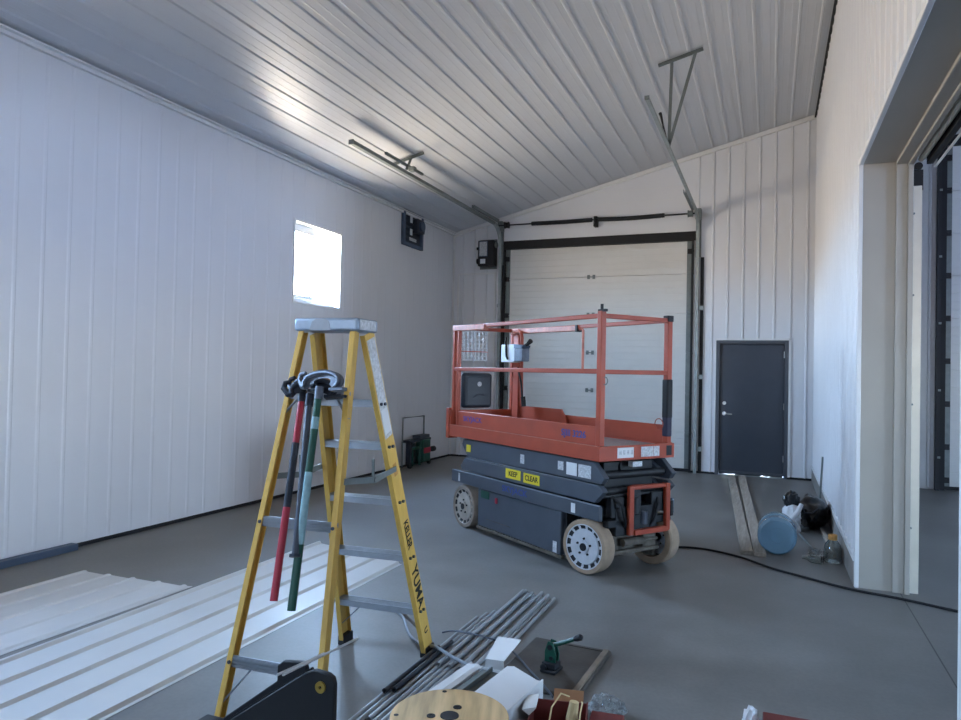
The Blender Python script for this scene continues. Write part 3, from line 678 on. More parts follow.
for s in (-1, 1):
    a, b = rl(s, True, .015), rl(s, True, ZT)
    rail_o = MB().sweep(a, b, chan(-.027, .100, .006, s), (1, 0, 0)).build('front_rail', 'yellow', lad, .002)
    a2, b2 = rl(s, False, .015), rl(s, False, ZT)
    MB().sweep(a2, b2, chan(-.027, .045, .006, s), (1, 0, 0)).build('rear_rail', 'yellow', lad, .002)
    for p, h in ((a, .106), (a2, .052)):
        mb = MB(); q = V(p); mb.box(q.x + (-.036 if s > 0 else -.006), q.x + (.006 if s > 0 else .036), q.y - h / 2 - .004, q.y + h / 2 - .004, 0, .055); mb.build('rubber_foot', 'blackm', lad, .006)
    if s > 0: RR = rail_o
# top cap
mb = MB(); mb.box(-.168, .168, -.085, .125, ZT - .0, ZT + .062); cap = mb.build('top_cap', 'alud', lad, .012)
mb = MB(); mb.box(.1682, .1692, -.06, .10, ZT + .008, ZT + .055); mb.build('cap_sticker', 'smudge', cap)
MB().prism([(-.085, ZT + .002), (.03, ZT + .002), (.02, ZT + .045), (-.0, ZT + .056), (-.05, ZT + .056), (-.07, ZT + .044)], 'y', -.0865, -.083).build('hand_notch', 'alu', cap, .002)
# treads between the front rails
for z in (.285, .59, .895, 1.185, 1.40):
    l, r = rl(-1, True, z), rl(1, True, z)
    mb = MB(); y = l.y
    mb.box(l.x + .004, r.x - .004, y - .04, y + .04, z - .006, z); mb.box(l.x + .004, r.x - .004, y - .042, y - .036, z - .032, z); mb.box(l.x + .004, r.x - .004, y + .036, y + .042, z - .032, z)
    for k in (-.024, -.008, .008, .024): mb.box(l.x + .006, r.x - .006, y + k - .003, y + k + .003, z, z + .003)
    mb.build('tread', 'alu', lad)
    for s, q in ((-1, l), (1, r)):
        mb = MB(); mb.cyl((q.x, y - .02, z - .016), (q.x + s * .012, y - .02, z - .016), .008, n=8); mb.cyl((q.x, y + .02, z - .016), (q.x + s * .012, y + .02, z - .016), .008, n=8); mb.build('rivet', 'grip', lad)
for s in (-1, 1):     # knee braces under the lowest tread
    q = rl(s, True, .12); w = rl(s, True, .275); mb = MB(); mb.bar((q.x - s * .004, q.y, q.z), (w.x - s * .16, w.y, w.z), .024, .004, (0, 1, 0)); mb.build('knee_brace', 'alu', lad)
# horizontals between the rear rails
for z, h in ((.30, .05), (.87, .045), (1.43, .04)):
    l, r = rl(-1, False, z), rl(1, False, z)
    mb = MB(); mb.box(l.x, r.x, l.y - .012, l.y - .004, z - h / 2, z + h / 2)
    for k in (-.3, 0, .3): mb.box(l.x, r.x, l.y - .017, l.y - .012, z + k * h - .004, z + k * h + .004)
    mb.build('rear_crossbar', 'alu', lad)
    for s, q in ((-1, l), (1, r)): MB().cyl((q.x - s * .016, q.y - .020, z), (q.x - s * .016, q.y - .028, z), .008, n=8).build('rivet', 'grip', lad)
for s, z0, z1, dx in ((-1, .12, .28, .12), (1, .12, .28, .12), (-1, 1.33, 1.42, .07), (1, 1.33, 1.42, .07)):
    q, w = rl(s, False, z0), rl(s, False, z1); mb = MB(); mb.bar((q.x, q.y - .006, z0), (w.x - s * dx, w.y - .006, z1), .02, .004, (0, 1, 0)); mb.build('knee_brace', 'alu', lad)
for s in (-1, 1):     # spreaders
    q, w = rl(s, False, 1.06), rl(s, True, 1.055); m_ = (q + w) / 2 + V((0, .03, -.028))
    q = q + V((s * .006, 0, 0)); w = w + V((s * .006, 0, 0)); m_ = m_ + V((s * .006, 0, 0))
    mb = MB(); mb.bar(q, m_, .028, .005, (0, 0, 1)); mb.bar(m_, w, .028, .005, (0, 0, 1)); mb.cyl(m_ - V((.008, 0, 0)), m_ + V((.008, 0, 0)), .014, n=12); mb.bar(m_ + V((0, -.02, .0)), m_ + V((0, -.02, .10)), .02, .006, (0, 1, 0))
    mb.build('spreader', 'galvd', lad)
# labels on the right front rail's outer web
dn = (rl(1, True, .2) - rl(1, True, 1.2)).normalized(); xo = V((1, 0, 0)); yo = xo.cross(dn).normalized(); xo = dn.cross(yo)
def on_rail(z, e): return rl(1, True, z) + V((e, 0, 0))
mb = MB(); mb.sweep(on_rail(1.70, .0012), on_rail(1.22, .0012), [(-.0006, -.040), (.0006, -.040), (.0006, .040), (-.0006, .040)], (1, 0, 0)); st = mb.build('instruction_sticker', 'smudge', lad)
mb = MB(); mb.sweep(on_rail(1.36, .0022), on_rail(1.24, .0022), [(-.0004, -.034), (.0004, -.034), (.0004, .034), (-.0004, .034)], (1, 0, 0)); mb.build('sticker_panel', 'white', st)
text('lettering', 'KELLER', .068, 'ink', lad, on_rail(.70, .002), dn, yo, stretch=.72)
text('lettering', 'YUMA', .10, 'ink', lad, on_rail(.405, .002), dn, yo, stretch=.88)
text('lettering', 'U', .05, 'ink', lad, on_rail(.15, .002), dn, yo)
mb = MB(); mb.sweep(on_rail(1.08, .0012), on_rail(1.02, .0012), [(-.0006, -.02), (.0006, -.008), (.0006, .012), (-.0006, .02)], (1, 0, 0)); mb.build('scuff', 'cork', lad)

# ------------------------------------------------------------------ conduit benders hung on the ladder's upper rear bar
def bender(label, top, bot, segs, headm, hook_dir, r=.0135, foot=False, R=.10):
    top, bot = V(top), V(bot)
    t = thing('conduit_bender', label, 'conduit bender', top, 0, 'conduit benders hung on the ladder')
    d = bot - top; n = d.normalized()
    f = 0.
    for nm, fr, m, rr in segs:
        a, b = d * f, d * fr; f = fr
        MB().cyl(a, b, rr, n=14).build(nm, m, t)
    if foot:
        mb = MB(); mb.cyl(d, d + n * .012, .024, n=14); mb.build('end_flange', headm, t)
    # head: socket, curved shoe with a groove, web, hook and foot pedal, in a plane spanned by h (sideways) and up
    h = V(hook_dir).normalized(); h = (h - n * h.dot(n)).normalized(); up = -n; w = h.cross(up)
    mb = MB(); mb.cyl(-n * .0 , up * .055, .019, n=14); mb.build('socket', headm, t)
    c = up * .075 + h * .014
    arc = [c + (h * math.cos(a) + up * math.sin(a) * .42) * R for a in [math.radians(x) for x in range(-40, 201, 12)]]
    mb = MB()
    for k in (-.011, .011):
        mb.tube([p + w * k for p in arc], .011, 8)
    mb.build('shoe', headm, t)
    mb = MB(); inner = [c + (h * math.cos(a) + up * math.sin(a) * .42) * (R - .008) for a in [math.radians(x) for x in range(-40, 201, 12)]]
    low = [c + (h * math.cos(a) + up * math.sin(a) * .35) * (R * .5) for a in [math.radians(x) for x in range(-40, 201, 12)]]
    for s_ in (-.004, .004): pass
    A = [mb.vs([p - w * .004 for p in inner]), mb.vs([p - w * .004 for p in low]), mb.vs([p + w * .004 for p in inner]), mb.vs([p + w * .004 for p in low])]
    for i in range(len(inner) - 1):
        mb.face([A[0][i], A[0][i + 1], A[1][i + 1], A[1][i]]); mb.face([A[2][i], A[3][i], A[3][i + 1], A[2][i + 1]])
        mb.face([A[1][i], A[1][i + 1], A[3][i + 1], A[3][i]])
    mb.build('web', headm, t)
    mb = MB(); p0 = arc[-1]; mb.tube([p0, p0 - h * .02 + up * .0, p0 - h * .045 + up * .03, p0 - h * .04 + up * .055, p0 - h * .015 + up * .06], [.016, .016, .014, .012, .009], 8); mb.build('hook', headm, t)
    mb = MB(); q0 = arc[0]; mb.prism([(-.03, -.02), (.045, -.015), (.06, .0), (.045, .015), (-.03, .02)], 'z', -.007, .007); o = mb.build('foot_pedal', headm, t, .003)
    o.matrix_local = M.Translation(q0 + h * .01 - up * .01) @ M((h, w, -h.cross(w) * -1)).transposed().to_4x4()
    # strap over the bar
    return t
bender('conduit bender with a red handle, hung on the ladder', (-1.962, 2.675, 1.40), (-1.897, 2.43, .584),
       [('handle_grip', .22, 'red', .0155), ('handle_sticker', .55, 'castd', .0165), ('handle_grip', 1, 'red', .0165)], 'castd', (1, -.25, .1), R=.075)
bender('conduit bender with a plain grey steel handle and end flange, hung on the ladder', (-1.893, 2.635, 1.385), (-1.795, 2.43, .79),
       [('handle_grip', 1, 'grip', .0145)], 'castd', (1, .3, .15), foot=True)
bender('conduit bender with a green handle and pale sticker, hung on the ladder', (-1.813, 2.59, 1.42), (-1.785, 2.40, .57),
       [('handle_grip', .09, 'green', .0155), ('handle_sticker', .15, 'teal', .0165), ('handle_grip', .36, 'green', .0165), ('handle_sticker', .70, 'teal', .017), ('handle_grip', 1, 'green', .0175)], 'cast', (1, -.2, -.12))

# ------------------------------------------------------------------ left floor: sheets
def ribsheet(name, label, pts_fn, u0, u1, y0, y1f, z, m, loc, rz, thick=.002, rib=.02):
    mb = MB(); prof = []
    base = [(-.022, 0), (-.009, rib), (.009, rib), (.022, 0)]
    u = u0 + .012; prof = [(u0, 0)]
    k = 0
    while u0 + .03 + k * PITCH < u1:
        for a, h in base:
            q = u0 + .03 + k * PITCH + a
            if u0 < q < u1: prof.append((q, h))
        k += 1
    prof.append((u1, 0))
    return mb, prof
def lay_sheet(name, label, u0, u1, y0, end, zz, m, loc, rz, rib=.02, group=None, wav=0., rows=1):
    mb, prof = ribsheet(name, label, None, u0, u1, y0, end, 0, m, loc, rz, rib=rib)
    top = []
    A = [[(u, y0 + (end(u) - y0) * r / rows, h + zz + .003) for u, h in prof] for r in range(rows + 1)]
    B = [[(u, y0 + (end(u) - y0) * r / rows, h + zz + .0012) for u, h in prof] for r in range(rows + 1)]
    GA = [mb.vs(a) for a in A]; GB = [mb.vs(b) for b in B]; n = len(prof)
    for r in range(rows):
        for i in range(n - 1):
            mb.face([GA[r][i], GA[r][i + 1], GA[r + 1][i + 1], GA[r + 1][i]]); mb.face([GB[r][i], GB[r + 1][i], GB[r + 1][i + 1], GB[r][i + 1]])
        mb.face([GA[r][0], GA[r + 1][0], GB[r + 1][0], GB[r][0]]); mb.face([GA[r][n - 1], GB[r][n - 1], GB[r + 1][n - 1], GA[r + 1][n - 1]])
    for i in range(n - 1):
        mb.face([GA[0][i], GB[0][i], GB[0][i + 1], GA[0][i + 1]]); mb.face([GA[rows][i], GA[rows][i + 1], GB[rows][i + 1], GB[rows][i]])
    o = mb.build(name, m, sharp=20); o.location = loc; o.rotation_euler = (0, 0, rz)
    return tag(o, label, 'metal sheet', group)
slope_end = lambda b: (lambda u: b - .235 * (u + .49))
lay_sheet('wall_panel', 'long white ribbed steel panel lying lowest in the stack beside the ladder', -.49, .50, -1.6, slope_end(5.28), 0.0, 'sheet', (-3.145, 0, 0), 0.012, group='white panels stacked on the floor', rib=.018)
lay_sheet('wall_panel', 'long white ribbed steel panel lying on top of the stack beside the ladder', -.49, .44, -1.6, slope_end(5.33), .006, 'sheet', (-3.145, 0, 0), 0.012, group='white panels stacked on the floor', rib=.018)
lay_sheet('metal_sheet', 'off white sheet with a wavy cut end lying near the left wall', -.50, .50, -2.0, lambda u: .05 * math.sin(u * 1.5) + .012 * math.sin(u * 27), .0, 'sheetg', (-4.245, 3.86, 0), -.006, rib=.010)
o = MB().box(-.04, .04, -.95, .95, 0, .055).build('steel_angle', 'slate', bevel=.004); o.location = (-5.355, 3.30, 0)
tag(o, 'dark slate steel strip on the floor along the left wall', 'steel strip')

# ------------------------------------------------------------------ green cart against the left wall
t = thing('bender_cart', 'green wheeled tool cart with a tall grey frame at the left wall', 'cart', (XL + .13, 10.33, 0), PI / 2)
# local x runs along the wall (world +y), local y points to the wall
mb = MB(); mb.tube([(-.37, .08, .03), (-.37, .08, .79), (.37, .08, .79), (.37, .08, .03)], .014, 8); mb.build('frame', 'galvd', t)
mb = MB(); mb.box(-.37, .37, -.06, .09, .40, .44); mb.box(-.37, -.31, -.06, .02, .05, .42); mb.build('crossbeam', 'castd', t, .005)
mb = MB(); mb.box(.04, .30, -.09, .06, .06, .42); mb.build('tool_case', 'green', t, .015)
mb = MB(); mb.box(.05, .29, -.10, .05, .20, .29); mb.build('red_band', 'red', t, .008)
mb = MB(); mb.tube([(-.26, -.04, .03), (-.26, -.04, .28), (-.22, -.04, .30), (.02, -.04, .30)], .024, 8); mb.tube([(-.02, -.05, .02), (-.02, -.05, .3), (.0, -.05, .42)], .022, 8); mb.build('shoe_arm', 'green', t)
mb = MB(); mb.box(-.06, .30, -.07, .07, .44, .50); mb.build('tray', 'grip', t, .01)
for x in (-.34, .34): MB().cyl((x, -.06, .045), (x, -.02, .045), .045, n=18).build('caster', 'blackm', t)
mb = MB(); mb.cyl((.35, -.09, .25), (.42, -.09, .25), .045); mb.build('knob', 'blackm', t)

# ------------------------------------------------------------------ conduits on the floor
def conduit(x, y0, y1, z, r, m, label, group, dx=0., cat='conduit'):
    mb = MB(); c = []
    mb.lathe([(r * .86, .0), (r, 0), (r, y1 - y0), (r * .86, y1 - y0), (r * .86, .0)], (0, 0, 0), (dx, 1, 0), 12, caps=False)
    o = mb.build('conduit', m); o.location = (x, y0, z); tag(o, label, cat, group); return o
for i in range(9):
    e = [4.80, 4.74, 4.77, 4.73, 4.81, 4.70, 4.76, 4.68, 4.72][i]
    conduit(-1.585 + i * .0305, 2.2, e, .0122, .0118, 'conduit', 'galvanised steel conduit lying in the long bundle on the floor', 'galvanised conduits in the floor bundle', dx=-.0025 * (i - 4) / 4)
for i in range(3):
    conduit(-1.682 + i * .0305, 2.55 + .1 * i, [4.15, 4.24, 4.30][i], .0122, .0118, 'conduit', 'galvanised steel conduit at the left of the bundle, shorter than the rest', 'short galvanised conduits left of the bundle')
for i, (x, e) in enumerate(((-1.57, 4.72), (-1.508, 4.66), (-1.447, 4.60), (-1.386, 4.7))):
    conduit(x, 3.35, e, .0365, .0115, 'conduit', 'galvanised steel conduit lying on top of the bundle', 'galvanised conduits on top of the bundle')
conduit(-1.668, 2.97, 3.56, .0372, .0125, 'conduitd', 'dark conduit lying on the left edge of the bundle, the outer one', 'dark conduits', dx=-.0)
conduit(-1.634, 3.0, 3.66, .0372, .0125, 'conduitd', 'dark conduit lying on the left edge of the bundle, the inner one', 'dark conduits', dx=.0)

# ------------------------------------------------------------------ white carton with bracket and flap
ct = thing('carton', 'open white carton lying on the conduit bundle behind the cable reel', 'box', (-1.16, 2.93, .0245), -.12)
mb = MB(); mb.box(-.19, .19, -.30, .24, 0, .006); mb.box(-.19, -.184, -.30, .24, .006, .13); mb.box(.184, .19, -.30, .24, .006, .13); mb.box(-.184, .184, -.30, -.294, .006, .12); mb.box(-.184, .184, .234, .24, .006, .12); mb.build('body', 'carton', ct)
mb = MB(); mb.prism([(.188, .128), (.190, .134), (.06, .175), (.025, .168), (.028, .163), (.06, .169)], 'y', -.30, .20); mb.build('flap', 'carton', ct)
mb = MB(); mb.prism([(-.187, .128), (-.187, .134), (-.13, .146), (-.11, .136), (-.111, .130)], 'y', -.30, .20); mb.build('flap', 'carton', ct)
mb = MB(); mb.loft([[(-.115, .2405, .118), (-.01, .2405, .118), (-.01, .2405, .123), (-.115, .2405, .123)], [(-.10, .22, .165), (-.01, .23, .170), (-.01, .228, .174), (-.10, .218, .169)], [(-.14, .42, .20), (-.02, .44, .20), (-.02, .44, .204), (-.14, .42, .204)]]); mb.build('flap', 'carton', ct)
o = MB(); o.box(-.06, .055, -.24, .2, 0, .115); o.box(-.068, .065, -.24, .2, .115, .122); o.box(-.02, -.012, -.24, .2, .122, .145)
o = o.build('steel_bracket', 'galvd', bevel=.003); o.location = (-1.195, 2.93, .0315); o.rotation_euler = (0, 0, -.12); tag(o, 'grey steel bracket inside the open white carton', 'bracket')

# ------------------------------------------------------------------ cable reel
t = thing('cable_reel', 'round pale plywood cable reel standing on the floor at the picture bottom', 'reel', (-1.045, 2.335, 0), .35)
def disc(z0, z1):
    mb = MB(); n = 48; R = .212; outer0 = [(R * math.cos(2 * PI * k / n), R * math.sin(2 * PI * k / n)) for k in range(n)]
    mb.lathe([(.034, z0), (R, z0), (R, z1), (.034, z1), (.034, z0)], (0, 0, 0), (0, 0, 1), n, caps=False); return mb
disc(0, .022).build('flange', 'ply', t, .002); disc(.303, .325).build('flange', 'ply', t, .002)
mb = MB(); mb.cyl((0, 0, .022), (0, 0, .303), .10, n=32); mb.build('core', 'ply', t)
mb = MB(); mb.cyl((0, 0, .27), (0, 0, .3262), .033, n=24); mb.build('hub_hole', 'ink', t)
for k in range(3):
    a = 2 * PI * k / 3 + 1.2; mb = MB(); mb.cyl((.066 * math.cos(a), .066 * math.sin(a), .32), (.066 * math.cos(a), .066 * math.sin(a), .3258), .013, n=14); mb.ring((.066 * math.cos(a), .066 * math.sin(a), .3255), (0, 0, 1), .008, .016, .002, 14); mb.build('bolt_hole', 'ink', t)
for a in (1.75, 3.2, 5.4):
    MB().cyl((.19 * math.cos(a), .19 * math.sin(a), .32), (.19 * math.cos(a), .19 * math.sin(a), .3256), .009, n=12).build('bolt_hole', 'ink', t)
mb = MB(); mb.lathe([(.101, .022), (.165, .022), (.17, .06), (.165, .1), (.17, .15), (.165, .2), (.17, .25), (.15, .303), (.101, .303)], n=36); mb.build('wound_cable', 'pvc', t)

# ------------------------------------------------------------------ plate, hole punch, loose cables
t = thing('steel_plate', 'brown rusty plate lying on the floor under the green hand tool', 'plate', (-1.02, 3.66, 0), -.05)
mb = MB(); mb.box(-.24, .21, -.33, .31, 0, .022); mb.build('plate_body', 'plate', t, .012)
mb = MB(); mb.box(.17, .20, -.30, .29, .022, .032); mb.build('raised_rim', 'platee', t, .003); mb = MB(); mb.box(-.10, .17, .265, .28, .022, .027); mb.build('raised_rim', 'plate', t, .003)
t = thing('hand_punch', 'green lever hand tool with a black base standing on the brown plate', 'hand tool', (-1.025, 3.56, .0225), -.15); t.scale = (.86, .86, .86)
mb = MB(); mb.box(-.05, .05, -.06, .06, 0, .02); mb.box(-.045, .04, -.045, .045, .02, .06); mb.cyl((-.03, -.06, .03), (-.03, .0, .03), .02); mb.build('base', 'blackm', t, .006)
for s in (-1, 1):
    mb = MB(); mb.prism([(-.035, .05), (.035, .05), (.04, .10), (.02, .175), (-.015, .18), (-.035, .12)], 'y', s * .022 - .005, s * .022 + .005); mb.build('side_plate', 'green', t, .003)
mb = MB(); mb.cyl((0, -.03, .145), (0, .03, .145), .016); mb.cyl((.01, -.034, .085), (.01, .034, .085), .012); mb.build('pivot_bolt', 'blackm', t)
mb = MB(); mb.box(-.018, .018, -.016, .016, .04, .16); mb.build('ram', 'castd', t, .003)
mb = MB(); mb.tube([(-.01, 0, .145), (.05, 0, .17), (.13, .0, .21), (.17, 0, .228)], [.015, .013, .012, .012], 10); mb.build('lever', 'green', t)
mb = MB(); mb.tube([(.145, 0, .217), (.16, 0, .2245), (.185, 0, .236), (.195, 0, .241)], [.013, .018, .019, .010], 12); mb.build('lever_grip', 'black', t)
def loose(name, label, pts, r, m, cat='cable'):
    # smooth a polyline with Catmull-Rom
    P = [V(p) for p in pts]; out = []
    for i in range(len(P) - 1):
        a, b, c, d = P[max(i - 1, 0)], P[i], P[i + 1], P[min(i + 2, len(P) - 1)]
        for k in range(8):
            s = k / 8; out.append(.5 * ((2 * b) + (c - a) * s + (2 * a - 5 * b + 4 * c - d) * s * s + (3 * b - a - 3 * c + d) * s ** 3))
    out.append(P[-1]); o = MB().tube(out, r, 8).build(name, m); return tag(o, label, cat)
loose('electrical_cable', 'grey flexible cable curving from the ladder foot to the white carton',
      [(-2.40, 4.15, .01), (-2.30, 4.10, .01), (-2.12, 3.98, .01), (-1.93, 3.72, .01), (-1.76, 3.56, .03), (-1.66, 3.50, .062), (-1.52, 3.42, .059), (-1.40, 3.36, .058)], .0085, 'pvc')
loose('electrical_cable', 'thin dark wire running across the conduit bundle to the brown plate',
      [(-1.77, 3.83, .012), (-1.68, 3.80, .045), (-1.5, 3.765, .056), (-1.36, 3.72, .055), (-1.25, 3.64, .042), (-1.14, 3.52, .032), (-.98, 3.33, .03), (-.93, 3.26, .03)], .0055, 'grip')
loose('extension_cord', 'long black cord crossing the floor from the lift to the opening',
      [(-.98, 6.40, .009), (-.77, 6.62, .009), (-.52, 6.66, .009), (-.22, 6.51, .009), (.02, 6.26, .009), (.23, 6.11, .009), (.56, 5.90, .009), (.87, 5.80, .009), (1.2, 5.65, .009), (1.8, 5.4, .009)], .0095, 'black', 'cord')
# ------------------------------------------------------------------ open brown box and bits at the bottom edge
t = thing('cardboard_box', 'open brown cardboard box with a dark inside at the picture bottom', 'box', (-.81, 2.93, 0), .20)
mb = MB(); mb.box(-.12, .12, -.14, .12, 0, .006); mb.box(-.12, -.114, -.14, .12, .006, .12); mb.box(.114, .12, -.14, .12, .006, .125); mb.box(-.114, .114, -.14, -.134, .006, .115); mb.box(-.114, .114, .114, .12, .006, .12); mb.build('body', 'cardr', t)
mb = MB(); mb.prism([(.117, .118), (.123, .12), (.165, .15), (.161, .154)], 'x', -.03, .10); mb.build('flap', 'card', t)
mb = MB(); mb.prism([(-.117, .12), (-.123, .12), (-.15, .14), (-.09, .155), (-.09, .15)], 'y', -.04, .09); mb.build('flap', 'sheetg', t)
mb = MB(); mb.prism([(-.134, .114), (-.14, .116), (-.155, .05), (-.151, .048)], 'x', -.11, .11); mb.build('flap', 'card', t)
o = MB(); o.tube([(-.03, -.16, .0), (-.03, -.165, .12), (-.02, -.10, .19), (.01, .0, .205), (.04, .08, .16)], .0035, 6)
o.build('packing_strap', 'twine', t)
o = MB(); o.tube([(.085, -.165, .0), (.09, -.165, .12), (.095, -.08, .17), (.1, .0, .175), (.095, .06, .15)], .0035, 6)
o.build('packing_strap', 'twine', t)
o = MB().tube([(.0, 0, 0), (.012, .012, .08), (.02, .02, .15)], [.022, .026, .02], 10).build('paper_roll', 'twine'); o.location = (-.775, 2.965, .007); tag(o, 'cream paper roll standing inside the open brown box', 'paper roll')
o = MB().box(-.08, .06, -.12, .08, 0, .10).build('red_carton', 'cardr', bevel=.004); o.location = (-.61, 2.99, 0); o.rotation_euler = (0, 0, .1); tag(o, 'closed red carton right of the open brown box', 'box')
def blob(name, m, loc, rad, seed, amp=.18, freq=2.2, parent=None, sub=3, flat=-.9, fold=0., thin=False):
    bm = bmesh.new(); bmesh.ops.create_icosphere(bm, subdivisions=sub, radius=1)
    from mathutils import noise
    for v in bm.verts:
        d = noise.noise(v.co * freq + V((seed, seed * 2, 0))) * amp + noise.noise(v.co * freq * 2.7 + V((0, seed, 9))) * amp * .5
        if fold: d += fold * math.sin(math.atan2(v.co.y, v.co.x) * 9 + v.co.z * 3) * max(0, v.co.z + .2)
        v.co *= 1 + d
        if v.co.z < flat: v.co.z = flat
        v.co = V((v.co.x * rad[0], v.co.y * rad[1], (v.co.z - flat) * rad[2]))
    mb = MB(); mb.bm.free(); mb.bm = bm; o = mb.build(name, m, parent, sharp=60)
    if parent is None: o.location = loc
    else: o.location = loc
    return o
tag(blob('plastic_film', 'film', (-.66, 3.20, .0), (.075, .06, .06), 4, .35, 3, sub=4), 'crumpled clear plastic film behind the closed red carton', 'plastic film')
o = MB().box(-.11, .16, -.14, .12, 0, .15).build('red_carton', 'cardr', bevel=.004); o.location = (.10, 3.13, 0); o.rotation_euler = (0, 0, .02); tag(o, 'dark red carton alone at the bottom edge below the floor joint', 'box')
tag(blob('plastic_scrap', 'wbag', (-.06, 3.24, 0), (.035, .05, .085), 6, .4, 3), 'small white plastic scrap beside the dark red carton', 'plastic scrap')

# ------------------------------------------------------------------ black bracket at the lower left
t = thing('steel_bracket', 'black steel gusset bracket with a brass bushing at the lower left', 'bracket', (0, 0, 0))
def gusset(y0, y1, dx, dz, nm):
    pts = [(-1.305, 0), (-1.305, .52), (-1.312, .542), (-1.330, .552), (-1.385, .556), (-1.425, .538), (-1.71, .337), (-1.80, .27), (-1.80, 0)]
    mb = MB(); mb.prism([(a + dx, max(0, b + dz * (b > 0))) for a, b in pts], 'y', y0, y1); return mb.build(nm, 'blackm', t, .004)
gusset(1.99, 2.012, 0, 0, 'front_gusset')
mb = MB(); mb.prism([(-1.50, 0), (-1.50, .50), (-1.52, .515), (-1.60, .505), (-1.625, .485), (-1.625, .43), (-1.865, .25), (-1.90, 0)], 'y', 2.11, 2.13); mb.build('rear_gusset', 'blackm', t, .004)
mb = MB(); mb.prism([(-1.42, 0), (-1.42, .49), (-1.72, .29), (-1.85, .20), (-1.85, 0)], 'y', 2.012, 2.11); mb.build('channel_web', 'black', t)
mb = MB(); mb.sweep((-1.44, 2.06, .50), (-1.78, 2.06, .265), cprof(.05, .05, .008), (0, 0, 1)); mb.build('groove_channel', 'blackm', t)
mb = MB(); mb.ring((-1.355, 1.991, .507), (0, -1, 0), .006, .019, .008, 20); mb.build('bushing', 'brass', t)
mb = MB(); mb.box(-2.02, -1.905, 1.96, 2.2, .0, .20); mb.build('shelf', 'blackm', t, .01)
for i, (a, b) in enumerate((((-1.47, 2.0, .575), (-1.437, 2.33, .545)), ((-1.455, 2.0, .567), (-1.43, 2.22, .548)))):
    pass
def rod(label, a, b):
    a, b = V(a), V(b); o = MB().cyl((0, 0, 0), b - a, .0045, n=8).build('metal_rod', 'pallid'); o.location = a; return tag(o, label, 'rod', 'pale rods on the black bracket')
rod('longer pale rod laid across the black bracket toward the ladder', (-1.44, 1.90, .566), (-1.452, 2.37, .522))
rod('shorter pale rod laid across the black bracket, nearer its groove', (-1.462, 1.90, .562), (-1.475, 2.18, .528))

# ------------------------------------------------------------------ right side: boards, jug, bags, jar
for x0, x1, y0, y1, lab in ((-.222, -.585, 6.66, 11.60, 'left weathered board of the pair on the floor by the grey door'), (-.115, -.44, 6.64, 11.66, 'right weathered board of the pair on the floor, nearer the jug')):
    o = MB(); a, b = V((x0, y0, .0)), V((x1, y1, .0)); dv = b - a; n = V((dv.y, -dv.x, 0)).normalized()
    o.loft([[n * 0, n * .10, n * .10 + V((0, 0, .035)), V((0, 0, .035))], [dv, dv + n * .10, dv + n * .10 + V((0, 0, .035)), dv + V((0, 0, .035))]])
    o = o.build('wooden_board', 'board', bevel=.003); o.location = a; tag(o, lab, 'board', 'weathered boards by the door')
t = thing('water_jug', 'translucent blue water jug lying on its side beside the boards', 'jug', (.072, 6.98, .163), 0)
R = .162
mb = MB(); mb.lathe([(.03, -.235), (.10, -.243), (.14, -.238), (R - .004, -.215), (R, -.19), (R, -.09), (R - .006, -.075), (R - .006, -.055), (R, -.04), (R, .08), (R - .02, .13), (.10, .19), (.04, .215), (.03, .225)], (0, 0, 0), (0, 1, 0), 40); mb.build('jug_body', 'blue', t)
mb = MB(); mb.lathe([(.03, .22), (.03, .26), (.034, .26), (.034, .285), (.03, .287)], (0, 0, 0), (0, 1, 0), 24); mb.build('cap', 'white', t)
mb = MB(); mb.ring((0, -.240, 0), (0, -1, 0), .055, .075, .006, 32); mb.build('base_ring', 'blue', t)
t = thing('garbage_bag', 'black plastic bag slumped against the curb of the right wall', 'bag', (.42, 8.27, 0), .0)
blob('bag_body', 'bag', (0, 0, 0), (.165, .34, .165), 3, .22, 2.4, t, 4)
mb = MB(); mb.tube([(-.10, -.27, .24), (-.08, -.30, .18), (-.02, -.33, .19), (.05, -.31, .24)], .008, 6); mb.build('strap', 'grip', t)
t = thing('plastic_bag', 'white plastic bag stuffed with black cloth beside the black bag', 'bag', (.215, 7.93, 0), 0)
blob('bag_body', 'wbag', (0, 0, 0), (.085, .10, .145), 5, .25, 2.5, t, 4)
blob('black_cloth', 'bag', (.0, .04, .20), (.075, .08, .10), 8, .25, 2.5, t, 4)
mb = MB(); mb.tube([(.09, -.1, .29), (.06, -.12, .22), (.0, -.13, .14), (.06, -.13, .05), (.08, -.14, .02)], [.02, .025, .03, .025, .01], 8); mb.build('bag_handle', 'wbag', t)
t = thing('glass_jar', 'clear glass jar with a tan lid standing at the curb end', 'jar', (.505, 6.72, 0), 0)
mb = MB(); mb.lathe([(.0, .003), (.06, 0), (.068, .008), (.07, .10), (.062, .15), (.036, .185), (.034, .205), (.030, .205), (.032, .183), (.057, .148), (.065, .1), (.063, .012), (.0, .010)], n=32, caps=False); mb.build('jar_glass', 'clear', t)
mb = MB(); mb.cyl((0, 0, .190), (0, 0, .235), .036, n=24); mb.build('lid', 'cork', t, .004)
t = thing('glass_bottle', 'clear glass bottle lying on the floor in front of the jar', 'bottle', (.425, 6.60, .035), 0)
mb = MB(); mb.lathe([(.0, 0), (.034, 0), (.035, .01), (.035, .09), (.014, .13), (.013, .16), (.010, .16), (.011, .13), (.031, .088), (.031, .012), (0, .006)], (0, 0, 0), (-.9, .25, 0), 24, caps=False); mb.build('bottle_glass', 'clear', t)
tag(blob('plastic_scrap', 'film', (.40, 6.86, 0), (.07, .05, .035), 9, .3, 3), 'crumpled clear plastic scrap between the bottle and the stick', 'plastic scrap')
